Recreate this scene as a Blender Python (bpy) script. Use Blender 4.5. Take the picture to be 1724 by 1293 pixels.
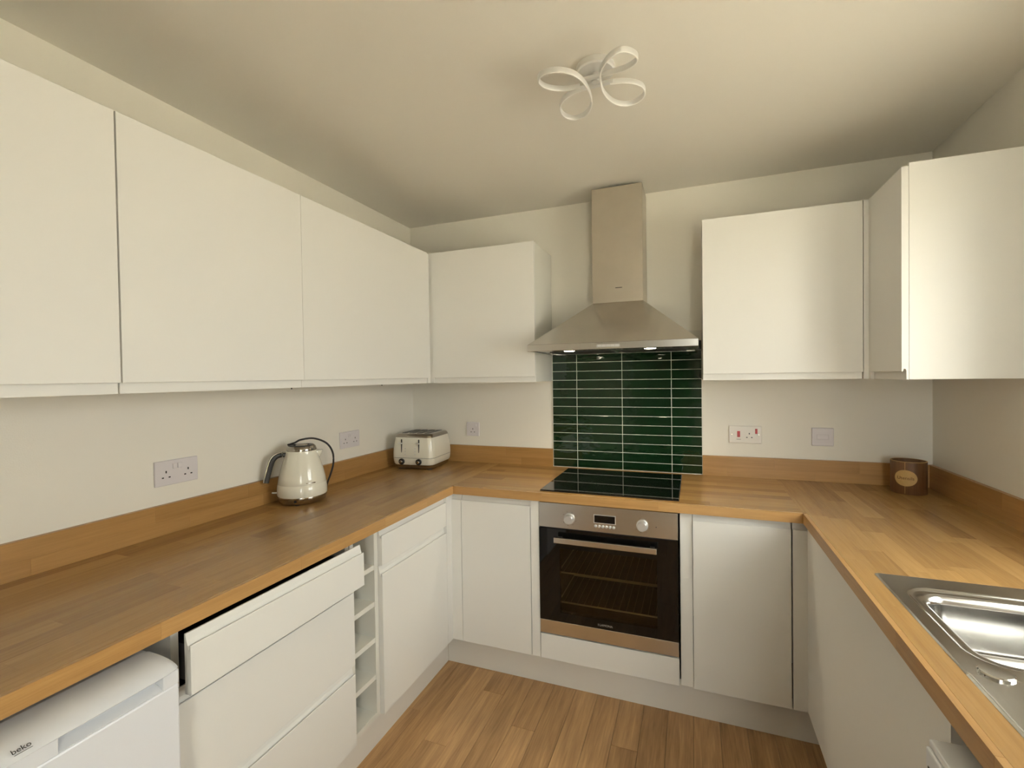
import bpy, bmesh, math, random
from mathutils import Vector, Matrix, Euler

for o in list(bpy.data.objects):
    bpy.data.objects.remove(o, do_unlink=True)
SC = bpy.context.scene
COL = SC.collection
R = math.radians
PI = math.pi
rng = random.Random(7)

# ------------------------------------------------------------------ camera
W, H = 2.709, 2.406            # room width (x) and ceiling height; back wall y=0, left wall x=0
YR = -3.75                     # wall behind the camera
CX, CY, CZ = 1.7087, -2.6417, 1.4344
YAW, PITCH, ROLL, FPX = -0.3667, -0.0158, -0.0146, 793.69
cam_d = bpy.data.cameras.new('camera')
cam_d.sensor_fit = 'HORIZONTAL'
cam_d.sensor_width = 36.0
cam_d.lens = 36.0 * FPX / 1724.0
cam_d.clip_start = 0.02
cam = bpy.data.objects.new('camera', cam_d)
COL.objects.link(cam)
fw = Vector((math.sin(YAW) * math.cos(PITCH), math.cos(YAW) * math.cos(PITCH), math.sin(PITCH)))
rt = Vector((math.cos(YAW), -math.sin(YAW), 0))
up = rt.cross(fw)
r2 = rt * math.cos(ROLL) + up * math.sin(ROLL)
u2 = -rt * math.sin(ROLL) + up * math.cos(ROLL)
m = Matrix((r2, u2, -fw)).transposed().to_4x4()
m.translation = (CX, CY, CZ)
cam.matrix_world = m
SC.camera = cam

# ------------------------------------------------------------------ world, daylight, exposure
world = bpy.data.worlds.new('overcast_sky')
SC.world = world
world.use_nodes = True
bg = world.node_tree.nodes['Background']
bg.inputs[0].default_value = (1.0, 0.98, 0.94, 1)
bg.inputs[1].default_value = 10.0

WIN_Y0, WIN_Y1, WIN_Z0, WIN_Z1 = -1.90, -1.02, 1.05, 2.00      # window in the right wall, over the sink
DR_X0, DR_X1, DR_Z1 = 2.02, 2.66, 2.08                          # glazed garden door behind the camera
HW_X0, HW_X1, HW_Z1 = 0.94, 1.72, 2.03                          # open doorway to the hall behind the camera


def sky_portal(name, loc, rot, sx, sy):
    """marks a glazed opening so that the sky's light through it is sampled well; gives off no light of its own"""
    ld = bpy.data.lights.new(name, 'AREA')
    ld.shape = 'RECTANGLE'
    ld.size, ld.size_y = sx, sy
    ld.cycles.is_portal = True
    o = bpy.data.objects.new(name, ld)
    o.location = loc
    o.rotation_euler = rot
    COL.objects.link(o)
    return o


sky_portal('window_portal', (W + 0.13, (WIN_Y0 + WIN_Y1) / 2, (WIN_Z0 + WIN_Z1) / 2), (0, R(90), 0), WIN_Z1 - WIN_Z0, WIN_Y1 - WIN_Y0)
sky_portal('door_portal', ((DR_X0 + DR_X1) / 2, YR - 0.13, (DR_Z1 + 0.3) / 2), (R(90), 0, 0), DR_X1 - DR_X0, DR_Z1 - 0.3)

sun_d = bpy.data.lights.new('sun', 'SUN')
sun_d.energy = 125.0
sun_d.angle = R(1.0)
sun_d.color = (1.0, 0.93, 0.82)
sun = bpy.data.objects.new('sun', sun_d)
sun.rotation_euler = Vector((0.64, 0.25, -0.75)).to_track_quat('-Z', 'Y').to_euler()   # comes over the roof, lights the garden
COL.objects.link(sun)

SC.view_settings.view_transform = 'Standard'
SC.view_settings.look = 'None'
SC.view_settings.gamma = 1.0
SC.view_settings.use_curve_mapping = False
SC.view_settings.exposure = 0.33


# ------------------------------------------------------------------ materials
def new_mat(name):
    mt = bpy.data.materials.new(name)
    mt.use_nodes = True
    nt = mt.node_tree
    return mt, nt, nt.nodes['Principled BSDF'], nt.links


def mat(name, col, rough=0.5, metal=0.0, coat=0.0, spec=0.5, bump=0.0, bscale=200.0, var=0.0, vscale=6.0):
    mt, nt, b, L = new_mat(name)
    b.inputs['Base Color'].default_value = (*col, 1)
    b.inputs['Roughness'].default_value = rough
    b.inputs['Metallic'].default_value = metal
    b.inputs['Coat Weight'].default_value = coat
    b.inputs['Coat Roughness'].default_value = 0.05
    b.inputs['Specular IOR Level'].default_value = spec
    tc = nt.nodes.new('ShaderNodeTexCoord')
    if bump > 0:
        n = nt.nodes.new('ShaderNodeTexNoise')
        n.inputs['Scale'].default_value = bscale
        n.inputs['Detail'].default_value = 3
        L.new(tc.outputs['Object'], n.inputs['Vector'])
        bp = nt.nodes.new('ShaderNodeBump')
        bp.inputs['Strength'].default_value = bump
        bp.inputs['Distance'].default_value = 0.002
        L.new(n.outputs['Fac'], bp.inputs['Height'])
        L.new(bp.outputs['Normal'], b.inputs['Normal'])
    if var > 0:
        n2 = nt.nodes.new('ShaderNodeTexNoise')
        n2.inputs['Scale'].default_value = vscale
        n2.inputs['Detail'].default_value = 4
        L.new(tc.outputs['Object'], n2.inputs['Vector'])
        mx = nt.nodes.new('ShaderNodeMix')
        mx.data_type = 'RGBA'
        mx.inputs['A'].default_value = (*[c * (1 - var) for c in col], 1)
        mx.inputs['B'].default_value = (*[min(1, c * (1 + var)) for c in col], 1)
        L.new(n2.outputs['Fac'], mx.inputs['Factor'])
        L.new(mx.outputs['Result'], b.inputs['Base Color'])
    return mt


def wood(name, dark, light, rough=0.32, gscale=(2.2, 38, 38), tone=0.55, fine=0.35, bump=0.05, con=0.2):
    """Wood whose grain runs along the piece's local X; obj.color.r (0..1) sets the piece's tone."""
    mt, nt, b, L = new_mat(name)
    N = nt.nodes.new
    tc = N('ShaderNodeTexCoord')
    oi = N('ShaderNodeObjectInfo')
    off = N('ShaderNodeVectorMath'); off.operation = 'SCALE'
    cb = N('ShaderNodeCombineXYZ')
    L.new(oi.outputs['Random'], cb.inputs[0]); L.new(oi.outputs['Random'], cb.inputs[1]); L.new(oi.outputs['Random'], cb.inputs[2])
    L.new(cb.outputs[0], off.inputs[0]); off.inputs['Scale'].default_value = 37.0
    add = N('ShaderNodeVectorMath'); add.operation = 'ADD'
    L.new(tc.outputs['Object'], add.inputs[0]); L.new(off.outputs[0], add.inputs[1])
    mp = N('ShaderNodeMapping'); mp.inputs['Scale'].default_value = gscale
    L.new(add.outputs[0], mp.inputs['Vector'])
    n1 = N('ShaderNodeTexNoise'); n1.inputs['Scale'].default_value = 1.0; n1.inputs['Detail'].default_value = 6
    n1.inputs['Roughness'].default_value = 0.62; n1.inputs['Distortion'].default_value = 0.8
    L.new(mp.outputs[0], n1.inputs['Vector'])
    mp2 = N('ShaderNodeMapping'); mp2.inputs['Scale'].default_value = (gscale[0] * 5, gscale[1] * 7, gscale[2] * 7)
    L.new(add.outputs[0], mp2.inputs['Vector'])
    n2 = N('ShaderNodeTexNoise'); n2.inputs['Scale'].default_value = 1.0; n2.inputs['Detail'].default_value = 4
    L.new(mp2.outputs[0], n2.inputs['Vector'])
    mixn = N('ShaderNodeMix'); mixn.data_type = 'FLOAT'
    mixn.inputs['Factor'].default_value = fine
    L.new(n1.outputs['Fac'], mixn.inputs['A']); L.new(n2.outputs['Fac'], mixn.inputs['B'])
    sep = N('ShaderNodeSeparateColor')
    L.new(oi.outputs['Color'], sep.inputs[0])
    # t = grain*(1-tone) + objtone*tone
    mt2 = N('ShaderNodeMix'); mt2.data_type = 'FLOAT'; mt2.inputs['Factor'].default_value = tone
    mr = N('ShaderNodeMapRange'); mr.inputs['From Min'].default_value = 0.5 - con; mr.inputs['From Max'].default_value = 0.5 + con
    L.new(mixn.outputs['Result'], mr.inputs['Value'])
    L.new(mr.outputs[0], mt2.inputs['A']); L.new(sep.outputs[0], mt2.inputs['B'])
    mc = N('ShaderNodeMix'); mc.data_type = 'RGBA'
    mc.inputs['A'].default_value = (*dark, 1); mc.inputs['B'].default_value = (*light, 1)
    L.new(mt2.outputs['Result'], mc.inputs['Factor'])
    L.new(mc.outputs['Result'], b.inputs['Base Color'])
    b.inputs['Roughness'].default_value = rough
    bpn = N('ShaderNodeBump'); bpn.inputs['Strength'].default_value = bump; bpn.inputs['Distance'].default_value = 0.001
    L.new(n2.outputs['Fac'], bpn.inputs['Height']); L.new(bpn.outputs['Normal'], b.inputs['Normal'])
    return mt


def brushed(name, col, rough, axis_scale, strength=0.12):
    mt, nt, b, L = new_mat(name)
    b.inputs['Metallic'].default_value = 1
    tc = nt.nodes.new('ShaderNodeTexCoord')
    mp = nt.nodes.new('ShaderNodeMapping'); mp.inputs['Scale'].default_value = axis_scale
    L.new(tc.outputs['Object'], mp.inputs['Vector'])
    n = nt.nodes.new('ShaderNodeTexNoise'); n.inputs['Scale'].default_value = 1; n.inputs['Detail'].default_value = 3
    L.new(mp.outputs[0], n.inputs['Vector'])
    mr = nt.nodes.new('ShaderNodeMapRange')
    mr.inputs['To Min'].default_value = rough * 0.8; mr.inputs['To Max'].default_value = rough * 1.25
    L.new(n.outputs['Fac'], mr.inputs['Value']); L.new(mr.outputs[0], b.inputs['Roughness'])
    bn = nt.nodes.new('ShaderNodeBump'); bn.inputs['Strength'].default_value = strength; bn.inputs['Distance'].default_value = 0.0005
    L.new(n.outputs['Fac'], bn.inputs['Height']); L.new(bn.outputs['Normal'], b.inputs['Normal'])
    n2 = nt.nodes.new('ShaderNodeTexNoise'); n2.inputs['Scale'].default_value = 9; n2.inputs['Detail'].default_value = 5
    L.new(tc.outputs['Object'], n2.inputs['Vector'])
    mx = nt.nodes.new('ShaderNodeMix'); mx.data_type = 'RGBA'
    mx.inputs['A'].default_value = (*[c * 0.9 for c in col], 1); mx.inputs['B'].default_value = (*[c * 1.08 for c in col], 1)
    L.new(n2.outputs['Fac'], mx.inputs['Factor']); L.new(mx.outputs['Result'], b.inputs['Base Color'])
    return mt


def glass_mat(name, tint=(1, 1, 1), refl=0.05, rough=0.0):
    mt = bpy.data.materials.new(name)
    mt.use_nodes = True
    nt = mt.node_tree
    for n in list(nt.nodes):
        nt.nodes.remove(n)
    out = nt.nodes.new('ShaderNodeOutputMaterial')
    tr = nt.nodes.new('ShaderNodeBsdfTransparent'); tr.inputs[0].default_value = (*tint, 1)
    gl = nt.nodes.new('ShaderNodeBsdfGlossy'); gl.inputs['Roughness'].default_value = rough
    lw = nt.nodes.new('ShaderNodeLayerWeight'); lw.inputs[0].default_value = 0.5
    pw = nt.nodes.new('ShaderNodeMath'); pw.operation = 'POWER'; pw.inputs[1].default_value = 5.0
    fr = nt.nodes.new('ShaderNodeMath'); fr.operation = 'MULTIPLY_ADD'; fr.inputs[1].default_value = 0.95; fr.inputs[2].default_value = 0.04
    nt.links.new(lw.outputs['Facing'], pw.inputs[0]); nt.links.new(pw.outputs[0], fr.inputs[0])
    mx = nt.nodes.new('ShaderNodeMixShader')
    nt.links.new(fr.outputs[0], mx.inputs[0]); nt.links.new(tr.outputs[0], mx.inputs[1]); nt.links.new(gl.outputs[0], mx.inputs[2])
    nt.links.new(mx.outputs[0], out.inputs[0])
    return mt


def emit_mat(name, col, s):
    mt = bpy.data.materials.new(name)
    mt.use_nodes = True
    b = mt.node_tree.nodes['Principled BSDF']
    b.inputs['Base Color'].default_value = (*col, 1)
    b.inputs['Emission Color'].default_value = (*col, 1)
    b.inputs['Emission Strength'].default_value = s
    return mt


M = {}
M['wall'] = mat('cream_wall_paint', (0.825, 0.795, 0.72), 0.62, bump=0.12, bscale=260, spec=0.3)
M['ceil'] = mat('ceiling_paint', (0.80, 0.765, 0.69), 0.7, bump=0.05, bscale=220, spec=0.2)
M['white'] = mat('satin_white_front', (0.82, 0.81, 0.775), 0.48, spec=0.3, bump=0.02, bscale=500)
M['carc'] = mat('white_melamine', (0.76, 0.75, 0.69), 0.5, spec=0.4, bump=0.02, bscale=500)
M['plinth'] = mat('white_plinth_board', (0.78, 0.755, 0.70), 0.4, bump=0.02, bscale=400)
M['dark'] = mat('dark_gap_board', (0.012, 0.010, 0.009), 0.7, bump=0.05)
M['drawer_metal'] = mat('dark_grey_drawer_side', (0.05, 0.05, 0.055), 0.4, metal=0.3, bump=0.03)
M['frost'] = mat('white_enamel', (0.80, 0.82, 0.87), 0.28, spec=0.5, bump=0.01)
M['frost_pl'] = mat('white_appliance_plastic', (0.78, 0.80, 0.84), 0.3, bump=0.01)
M['plastic'] = mat('white_socket_plastic', (0.70, 0.665, 0.685), 0.35, bump=0.01)
M['plastic_w'] = mat('warm_white_socket_plastic', (0.76, 0.72, 0.66), 0.3, bump=0.01)
M['black'] = mat('black_plastic', (0.012, 0.011, 0.011), 0.38, bump=0.02)
M['blackrub'] = mat('black_rubber', (0.015, 0.012, 0.012), 0.55, bump=0.02)
M['red'] = mat('red_rocker_plastic', (0.45, 0.008, 0.012), 0.3, bump=0.01)
M['cream'] = mat('cream_enamel', (0.79, 0.765, 0.66), 0.16, coat=0.5, bump=0.01)
M['chrome'] = mat('polished_chrome', (0.42, 0.385, 0.335), 0.14, metal=1, bump=0.01)
M['steel_x'] = brushed('brushed_steel_long', (0.69, 0.675, 0.645), 0.24, (6, 900, 900))
M['steel_v'] = brushed('brushed_steel_upright', (0.60, 0.555, 0.48), 0.33, (900, 900, 5))
M['sink'] = brushed('sink_steel', (0.64, 0.63, 0.61), 0.16, (300, 8, 300), 0.04)
M['knob'] = mat('satin_silver_knob', (0.66, 0.65, 0.64), 0.3, metal=0.6, bump=0.01)
M['bglass'] = mat('black_ceramic_glass', (0.004, 0.004, 0.004), 0.03, spec=0.5, bump=0.005, bscale=3)
M['ovenpane'] = glass_mat('tinted_oven_glass', (0.60, 0.54, 0.40))
M['cavity'] = mat('dark_enamel_cavity', (0.045, 0.034, 0.016), 0.35, bump=0.03, bscale=60)
M['wire'] = mat('bright_chrome_wire', (0.85, 0.83, 0.78), 0.3, metal=0.5, bump=0.01)
M['grout'] = mat('white_grout', (0.72, 0.70, 0.65), 0.8, bump=0.2, bscale=400)
M['top'] = wood('oak_block_worktop', (0.245, 0.130, 0.040), (0.50, 0.295, 0.105), 0.27, (2.0, 34, 34), 0.5, 0.3)
M['topedge'] = wood('oak_block_edge', (0.36, 0.19, 0.06), (0.60, 0.36, 0.14), 0.3, (3.0, 60, 60), 0.4, 0.35)
M['upst'] = wood('oak_block_upstand', (0.30, 0.155, 0.045), (0.52, 0.30, 0.11), 0.33, (2.0, 40, 40), 0.45, 0.3)
M['floor'] = wood('oak_floor_plank', (0.23, 0.120, 0.042), (0.68, 0.42, 0.20), 0.42, (1.8, 24, 24), 0.38, 0.35, 0.08, 0.16)
M['can'] = wood('dark_wood_canister', (0.09, 0.04, 0.012), (0.19, 0.088, 0.03), 0.5, (60, 60, 2.0), 0.1, 0.4)
M['canlt'] = mat('pale_wood_disc', (0.55, 0.36, 0.13), 0.5, var=0.15, vscale=60, bump=0.05)
M['cantx'] = mat('burnt_lettering', (0.14, 0.065, 0.012), 0.6, bump=0.02)
M['ink'] = mat('dark_grey_print', (0.03, 0.03, 0.03), 0.5, bump=0.01)
M['inklt'] = mat('pale_grey_print', (0.30, 0.28, 0.26), 0.5, bump=0.01)
M['lampmetal'] = mat('satin_lamp_metal', (0.76, 0.75, 0.73), 0.32, metal=0.35, bump=0.01)
M['lampdiff'] = mat('opal_lamp_strip', (0.82, 0.80, 0.76), 0.4, bump=0.01)
M['led'] = emit_mat('lit_hood_lamp', (1.0, 0.90, 0.66), 26)
M['winframe'] = mat('white_upvc', (0.82, 0.82, 0.80), 0.3, bump=0.01)
M['pane'] = glass_mat('clear_window_glass', (0.97, 0.99, 0.98))
M['lawn'] = mat('dry_garden_lawn', (0.31, 0.28, 0.215), 0.9, var=0.25, vscale=2.0, bump=0.4, bscale=60)

# glazed, slightly wavy bottle green tile
mt, nt, b, L = new_mat('bottle_green_glazed_tile')
b.inputs['Roughness'].default_value = 0.045
b.inputs['Specular IOR Level'].default_value = 0.55
tc = nt.nodes.new('ShaderNodeTexCoord')
oi = nt.nodes.new('ShaderNodeObjectInfo')
mul = nt.nodes.new('ShaderNodeVectorMath'); mul.operation = 'SCALE'; mul.inputs['Scale'].default_value = 11.0
cb = nt.nodes.new('ShaderNodeCombineXYZ')
for k in range(3):
    L.new(oi.outputs['Random'], cb.inputs[k])
L.new(cb.outputs[0], mul.inputs[0])
add = nt.nodes.new('ShaderNodeVectorMath'); add.operation = 'ADD'
L.new(tc.outputs['Object'], add.inputs[0]); L.new(mul.outputs[0], add.inputs[1])
mp = nt.nodes.new('ShaderNodeMapping'); mp.inputs['Scale'].default_value = (14, 20, 34)
L.new(add.outputs[0], mp.inputs['Vector'])
n = nt.nodes.new('ShaderNodeTexNoise'); n.inputs['Scale'].default_value = 1; n.inputs['Detail'].default_value = 1.5
L.new(mp.outputs[0], n.inputs['Vector'])
bn = nt.nodes.new('ShaderNodeBump'); bn.inputs['Strength'].default_value = 0.5; bn.inputs['Distance'].default_value = 0.003
L.new(n.outputs['Fac'], bn.inputs['Height']); L.new(bn.outputs['Normal'], b.inputs['Normal'])
mx = nt.nodes.new('ShaderNodeMix'); mx.data_type = 'RGBA'
mx.inputs['A'].default_value = (0.003, 0.013, 0.004, 1); mx.inputs['B'].default_value = (0.007, 0.034, 0.012, 1)
L.new(n.outputs['Fac'], mx.inputs['Factor']); L.new(mx.outputs['Result'], b.inputs['Base Color'])
M['tile'] = mt


# ------------------------------------------------------------------ mesh helpers
def set_props(o, label=None, cat=None, group=None, kind=None):
    if label: o['label'] = label
    if cat: o['category'] = cat
    if group: o['group'] = group
    if kind: o['kind'] = kind
    return o


def thing(name, label, cat, loc=(0, 0, 0), rz=0.0, group=None):
    o = bpy.data.objects.new(name, None)
    o.location = loc
    o.rotation_euler = (0, 0, rz)
    o.empty_display_size = 0.05
    COL.objects.link(o)
    bpy.context.view_layer.update()
    return set_props(o, label, cat, group)


def obj(name, bm, material, parent=None, smooth=None, local=False, label=None):
    """Link a bmesh as one mesh object. Coordinates are world coordinates unless local=True (parent's space)."""
    me = bpy.data.meshes.new(name)
    bmesh.ops.recalc_face_normals(bm, faces=bm.faces)
    bm.to_mesh(me)
    bm.free()
    me.materials.append(M[material] if isinstance(material, str) else material)
    if smooth:
        for p in me.polygons:
            p.use_smooth = True
        try:
            me.set_sharp_from_angle(angle=R(smooth))
        except Exception:
            pass
    o = bpy.data.objects.new(name, me)
    COL.objects.link(o)
    if parent is not None:
        o.parent = parent
        if not local:
            o.matrix_parent_inverse = wmat(parent).inverted()
    if label: o['label'] = label
    return o


def wmat(o):
    mm = Matrix.LocRotScale(o.location, o.rotation_euler, o.scale)
    if o.parent:
        return wmat(o.parent) @ o.matrix_parent_inverse @ mm
    return mm


def box(bm, x0, x1, y0, y1, z0, z1, bev=0.0, seg=1):
    r = bmesh.ops.create_cube(bm, size=1.0)
    vs = r['verts']
    for v in vs:
        v.co.x = x0 if v.co.x < 0 else x1
        v.co.y = y0 if v.co.y < 0 else y1
        v.co.z = z0 if v.co.z < 0 else z1
    if bev > 0:
        es = list({e for v in vs for e in v.link_edges})
        bmesh.ops.bevel(bm, geom=es, offset=bev, segments=seg, profile=0.5, affect='EDGES')
    return bm


def mkbox(x0, x1, y0, y1, z0, z1, bev=0.0, seg=1):
    return box(bmesh.new(), min(x0, x1), max(x0, x1), min(y0, y1), max(y0, y1), min(z0, z1), max(z0, z1), bev, seg)


def prism(bm, pts, fn, a0, a1):
    """Extrude the closed 2-D outline pts from a0 to a1; fn(p, q, a) -> world point."""
    A = [bm.verts.new(fn(p, q, a0)) for p, q in pts]
    B = [bm.verts.new(fn(p, q, a1)) for p, q in pts]
    n = len(pts)
    bm.faces.new(A)
    bm.faces.new(list(reversed(B)))
    for i in range(n):
        j = (i + 1) % n
        bm.faces.new((A[i], B[i], B[j], A[j]))
    return bm


def lathe(bm, prof, n=32, c=(0, 0, 0), closed=True):
    rings = []
    for r, z in prof:
        if r < 1e-6:
            rings.append([bm.verts.new((c[0], c[1], c[2] + z))])
        else:
            rings.append([bm.verts.new((c[0] + r * math.cos(2 * PI * k / n), c[1] + r * math.sin(2 * PI * k / n), c[2] + z)) for k in range(n)])
    for a, b_ in zip(rings, rings[1:]):
        for k in range(n):
            k2 = (k + 1) % n
            if len(a) == 1 and len(b_) == 1:
                continue
            if len(a) == 1:
                bm.faces.new((a[0], b_[k], b_[k2]))
            elif len(b_) == 1:
                bm.faces.new((a[k], b_[0], a[k2]))
            else:
                bm.faces.new((a[k], b_[k], b_[k2], a[k2]))
    return bm


def cyl(bm, p0, p1, r, n=20, bev=0.0):
    p0, p1 = Vector(p0), Vector(p1)
    d = (p1 - p0)
    L_ = d.length
    prof = [(0, 0), (r - bev, 0), (r, bev), (r, L_ - bev), (r - bev, L_), (0, L_)] if bev else [(0, 0), (r, 0), (r, L_), (0, L_)]
    tmp = bmesh.new()
    lathe(tmp, prof, n)
    q = Vector((0, 0, 1)).rotation_difference(d.normalized()).to_matrix().to_4x4()
    q.translation = p0
    tmp.transform(q)
    me = bpy.data.meshes.new('t'); tmp.to_mesh(me); tmp.free()
    bm.from_mesh(me); bpy.data.meshes.remove(me)
    return bm


def catmull(pts, per=8, closed=False):
    P = [Vector(p) for p in pts]
    out = []
    n = len(P)
    rngi = range(n) if closed else range(n - 1)
    for i in rngi:
        if closed:
            a, b_, c, d = P[(i - 1) % n], P[i], P[(i + 1) % n], P[(i + 2) % n]
        else:
            a, b_, c, d = P[max(i - 1, 0)], P[i], P[i + 1], P[min(i + 2, n - 1)]
        for k in range(per):
            t = k / per
            out.append(0.5 * ((2 * b_) + (c - a) * t + (2 * a - 5 * b_ + 4 * c - d) * t * t + (3 * b_ - a - 3 * c + d) * t ** 3))
    if not closed:
        out.append(P[-1])
    return out


def sweep(bm, path, section, closed=False, upv=Vector((0, 0, 1)), cap=True, scale=None):
    """Sweep a 2-D section [(side, up)] along path, its 'up' kept near upv."""
    n = len(path)
    rings = []
    for i in range(n):
        a = path[(i - 1) % n] if (closed or i > 0) else path[i]
        b_ = path[(i + 1) % n] if (closed or i < n - 1) else path[i]
        t = (b_ - a).normalized()
        s = t.cross(upv)
        if s.length < 1e-4:
            s = Vector((1, 0, 0))
        s.normalize()
        u = s.cross(t).normalized()
        k = scale[i] if scale else 1.0
        rings.append([bm.verts.new(path[i] + s * p * k + u * q * k) for p, q in section])
    m_ = len(section)
    rng_ = range(n) if closed else range(n - 1)
    for i in rng_:
        A, B = rings[i], rings[(i + 1) % n]
        for k in range(m_):
            k2 = (k + 1) % m_
            bm.faces.new((A[k], A[k2], B[k2], B[k]))
    if not closed and cap:
        bm.faces.new(rings[0])
        bm.faces.new(list(reversed(rings[-1])))
    return bm


def circ(r, n=10, sx=1.0, sy=1.0):
    return [(r * sx * math.cos(2 * PI * k / n), r * sy * math.sin(2 * PI * k / n)) for k in range(n)]


def rrect(w, h, r, n=4):
    pts = []
    for cx_, cy_, a0 in ((w / 2 - r, h / 2 - r, 0), (-w / 2 + r, h / 2 - r, 90), (-w / 2 + r, -h / 2 + r, 180), (w / 2 - r, -h / 2 + r, 270)):
        for k in range(n + 1):
            a = R(a0 + 90 * k / n)
            pts.append((cx_ + r * math.cos(a), cy_ + r * math.sin(a)))
    return pts


def text_obj(name, s, size, material, parent, mw, extrude=0.0003, sx=1.0):
    cu = bpy.data.curves.new('t', 'FONT')
    cu.body = s
    cu.size = size
    cu.align_x = 'CENTER'
    cu.align_y = 'CENTER'
    cu.extrude = extrude
    t = bpy.data.objects.new('t', cu)
    COL.objects.link(t)
    bpy.context.view_layer.update()
    me = bpy.data.meshes.new_from_object(t.evaluated_get(bpy.context.evaluated_depsgraph_get()))
    bpy.data.objects.remove(t, do_unlink=True)
    me.name = name
    me.transform(mw @ Matrix.Scale(sx, 4, (1, 0, 0)))
    me.materials.clear()
    me.materials.append(M[material])
    o = bpy.data.objects.new(name, me)
    COL.objects.link(o)
    o.parent = parent
    o.matrix_parent_inverse = wmat(parent).inverted()
    return o


def frame(origin, ex, ey, ez):
    mm = Matrix((Vector(ex), Vector(ey), Vector(ez))).transposed().to_4x4()
    mm.translation = origin
    return mm


FACE_L = lambda o: frame(o, (0, -1, 0), (0, 0, 1), (-1, 0, 0))      # text on a face looking along -x
FACE_PX = lambda o: frame(o, (0, 1, 0), (0, 0, 1), (1, 0, 0))       # text on a face looking along +x
FACE_B = lambda o: frame(o, (1, 0, 0), (0, 0, 1), (0, -1, 0))       # text on a face looking along -y

# ------------------------------------------------------------------ room shell
bm = mkbox(-0.12, W + 0.12, YR - 0.12, 0.12, -0.15, -0.006)
floor = set_props(obj('floor', bm, 'dark'), 'oak strip floor between the kitchen units', None, None, 'structure')
# floor planks, 0.1 m wide strips running away from the camera
LIGHT = {}
fixed = {5: [-0.915], 7: [-0.56, -1.05], 8: [-0.70], 10: [-0.86], 12: [-1.15], 14: [-0.825], 16: [-1.25], 11: [-1.32], 9: [-1.21], 13: [-1.4], 6: [-1.28], 15: [-1.02], 17: [-0.95]}
for i in range(28):
    x0 = i * 0.1
    x1 = min(x0 + 0.1, W)
    if x1 - x0 < 0.005:
        continue
    cuts = [0.0]
    f = list(fixed.get(i, []))
    y = 0.0
    if f:
        for c in f:
            cuts.append(c)
        y = f[-1]
    else:
        y = -rng.uniform(0.2, 0.6)
        cuts.append(y)
    while y > YR + 0.3:
        y -= rng.uniform(0.45, 0.75)
        cuts.append(max(y, YR))
    if cuts[-1] > YR:
        cuts.append(YR)
    for ya, yb in zip(cuts, cuts[1:]):
        if ya - yb < 0.02:
            continue
        tone = rng.choice([0.25, 0.4, 0.45, 0.5, 0.6, 0.7])
        if i == 7 and abs(yb + 1.05) < 0.01: tone = 0.95
        if i == 8 and abs(ya + 0.70) < 0.01: tone = 0.72
        if i == 10 and abs(ya + 0.86) < 0.01: tone = 0.85
        if i == 14 and abs(yb + 0.825) < 0.01: tone = 0.72
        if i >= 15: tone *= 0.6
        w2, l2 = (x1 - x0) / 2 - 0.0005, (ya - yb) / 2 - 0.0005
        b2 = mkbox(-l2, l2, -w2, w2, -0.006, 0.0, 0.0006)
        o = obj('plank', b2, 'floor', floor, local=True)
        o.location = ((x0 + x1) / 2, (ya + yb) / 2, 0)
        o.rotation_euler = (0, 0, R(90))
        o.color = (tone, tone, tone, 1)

set_props(obj('ceiling', mkbox(-0.12, W + 0.12, YR - 0.12, 0.12, H, H + 0.12), 'ceil'), 'plain cream ceiling', kind='structure')
set_props(obj('wall_left', mkbox(-0.12, 0, YR - 0.12, 0.12, -0.15, H), 'wall'), 'cream wall behind the kettle', kind='structure')
set_props(obj('wall_back', mkbox(0, W, 0, 0.12, -0.15, H), 'wall'), 'cream wall behind the cooker hood', kind='structure')
bm = bmesh.new()
for a in ((W, W + 0.12, WIN_Y1, 0.12, -0.15, H), (W, W + 0.12, YR - 0.12, WIN_Y0, -0.15, H), (W, W + 0.12, WIN_Y0, WIN_Y1, -0.15, WIN_Z0), (W, W + 0.12, WIN_Y0, WIN_Y1, WIN_Z1, H)):
    box(bm, *a)
set_props(obj('wall_right', bm, 'wall'), 'cream wall above the sink', kind='structure')
bm = bmesh.new()
for a in ((0, HW_X0, YR - 0.12, YR, -0.15, H), (HW_X1, DR_X0, YR - 0.12, YR, -0.15, H), (DR_X1, W, YR - 0.12, YR, -0.15, H), (DR_X0, DR_X1, YR - 0.12, YR, DR_Z1, H), (HW_X0, HW_X1, YR - 0.12, YR, HW_Z1, H)):
    box(bm, *a)
set_props(obj('wall_front', bm, 'wall'), 'cream wall with the open doorway to the hall', kind='structure')
# the hall beyond the doorway
bm = bmesh.new()
hy = YR - 1.3
for a in ((0.55, 1.74, hy - 0.1, hy, -0.15, H), (0.45, 0.55, hy - 0.1, YR - 0.12, -0.15, H), (1.74, 1.84, hy - 0.1, YR - 0.12, -0.15, H)):
    box(bm, *a)
set_props(obj('wall_hall', bm, 'wall'), 'cream hall walls', kind='structure')
set_props(obj('ceiling_hall', mkbox(0.45, 1.84, hy - 0.1, YR - 0.12, H, H + 0.1), 'ceil'), 'cream hall ceiling', kind='structure')
set_props(obj('floor_hall', mkbox(0.45, 1.84, hy - 0.1, YR - 0.12, -0.15, -0.002), mat('brown_hall_carpet', (0.16, 0.11, 0.07), 0.95, var=0.2, vscale=80, bump=0.3)), 'brown hall carpet', kind='structure')
bm = bmesh.new()
for a in ((HW_X0 - 0.06, HW_X0, 0, HW_Z1 + 0.06), (HW_X1, HW_X1 + 0.06, 0, HW_Z1 + 0.06), (HW_X0, HW_X1, HW_Z1, HW_Z1 + 0.06)):
    box(bm, a[0], a[1], YR, YR + 0.016, a[2], a[3], 0.003)
set_props(obj('trim_1', bm, 'winframe'), 'white architrave of the hall doorway', kind='structure')
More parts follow.
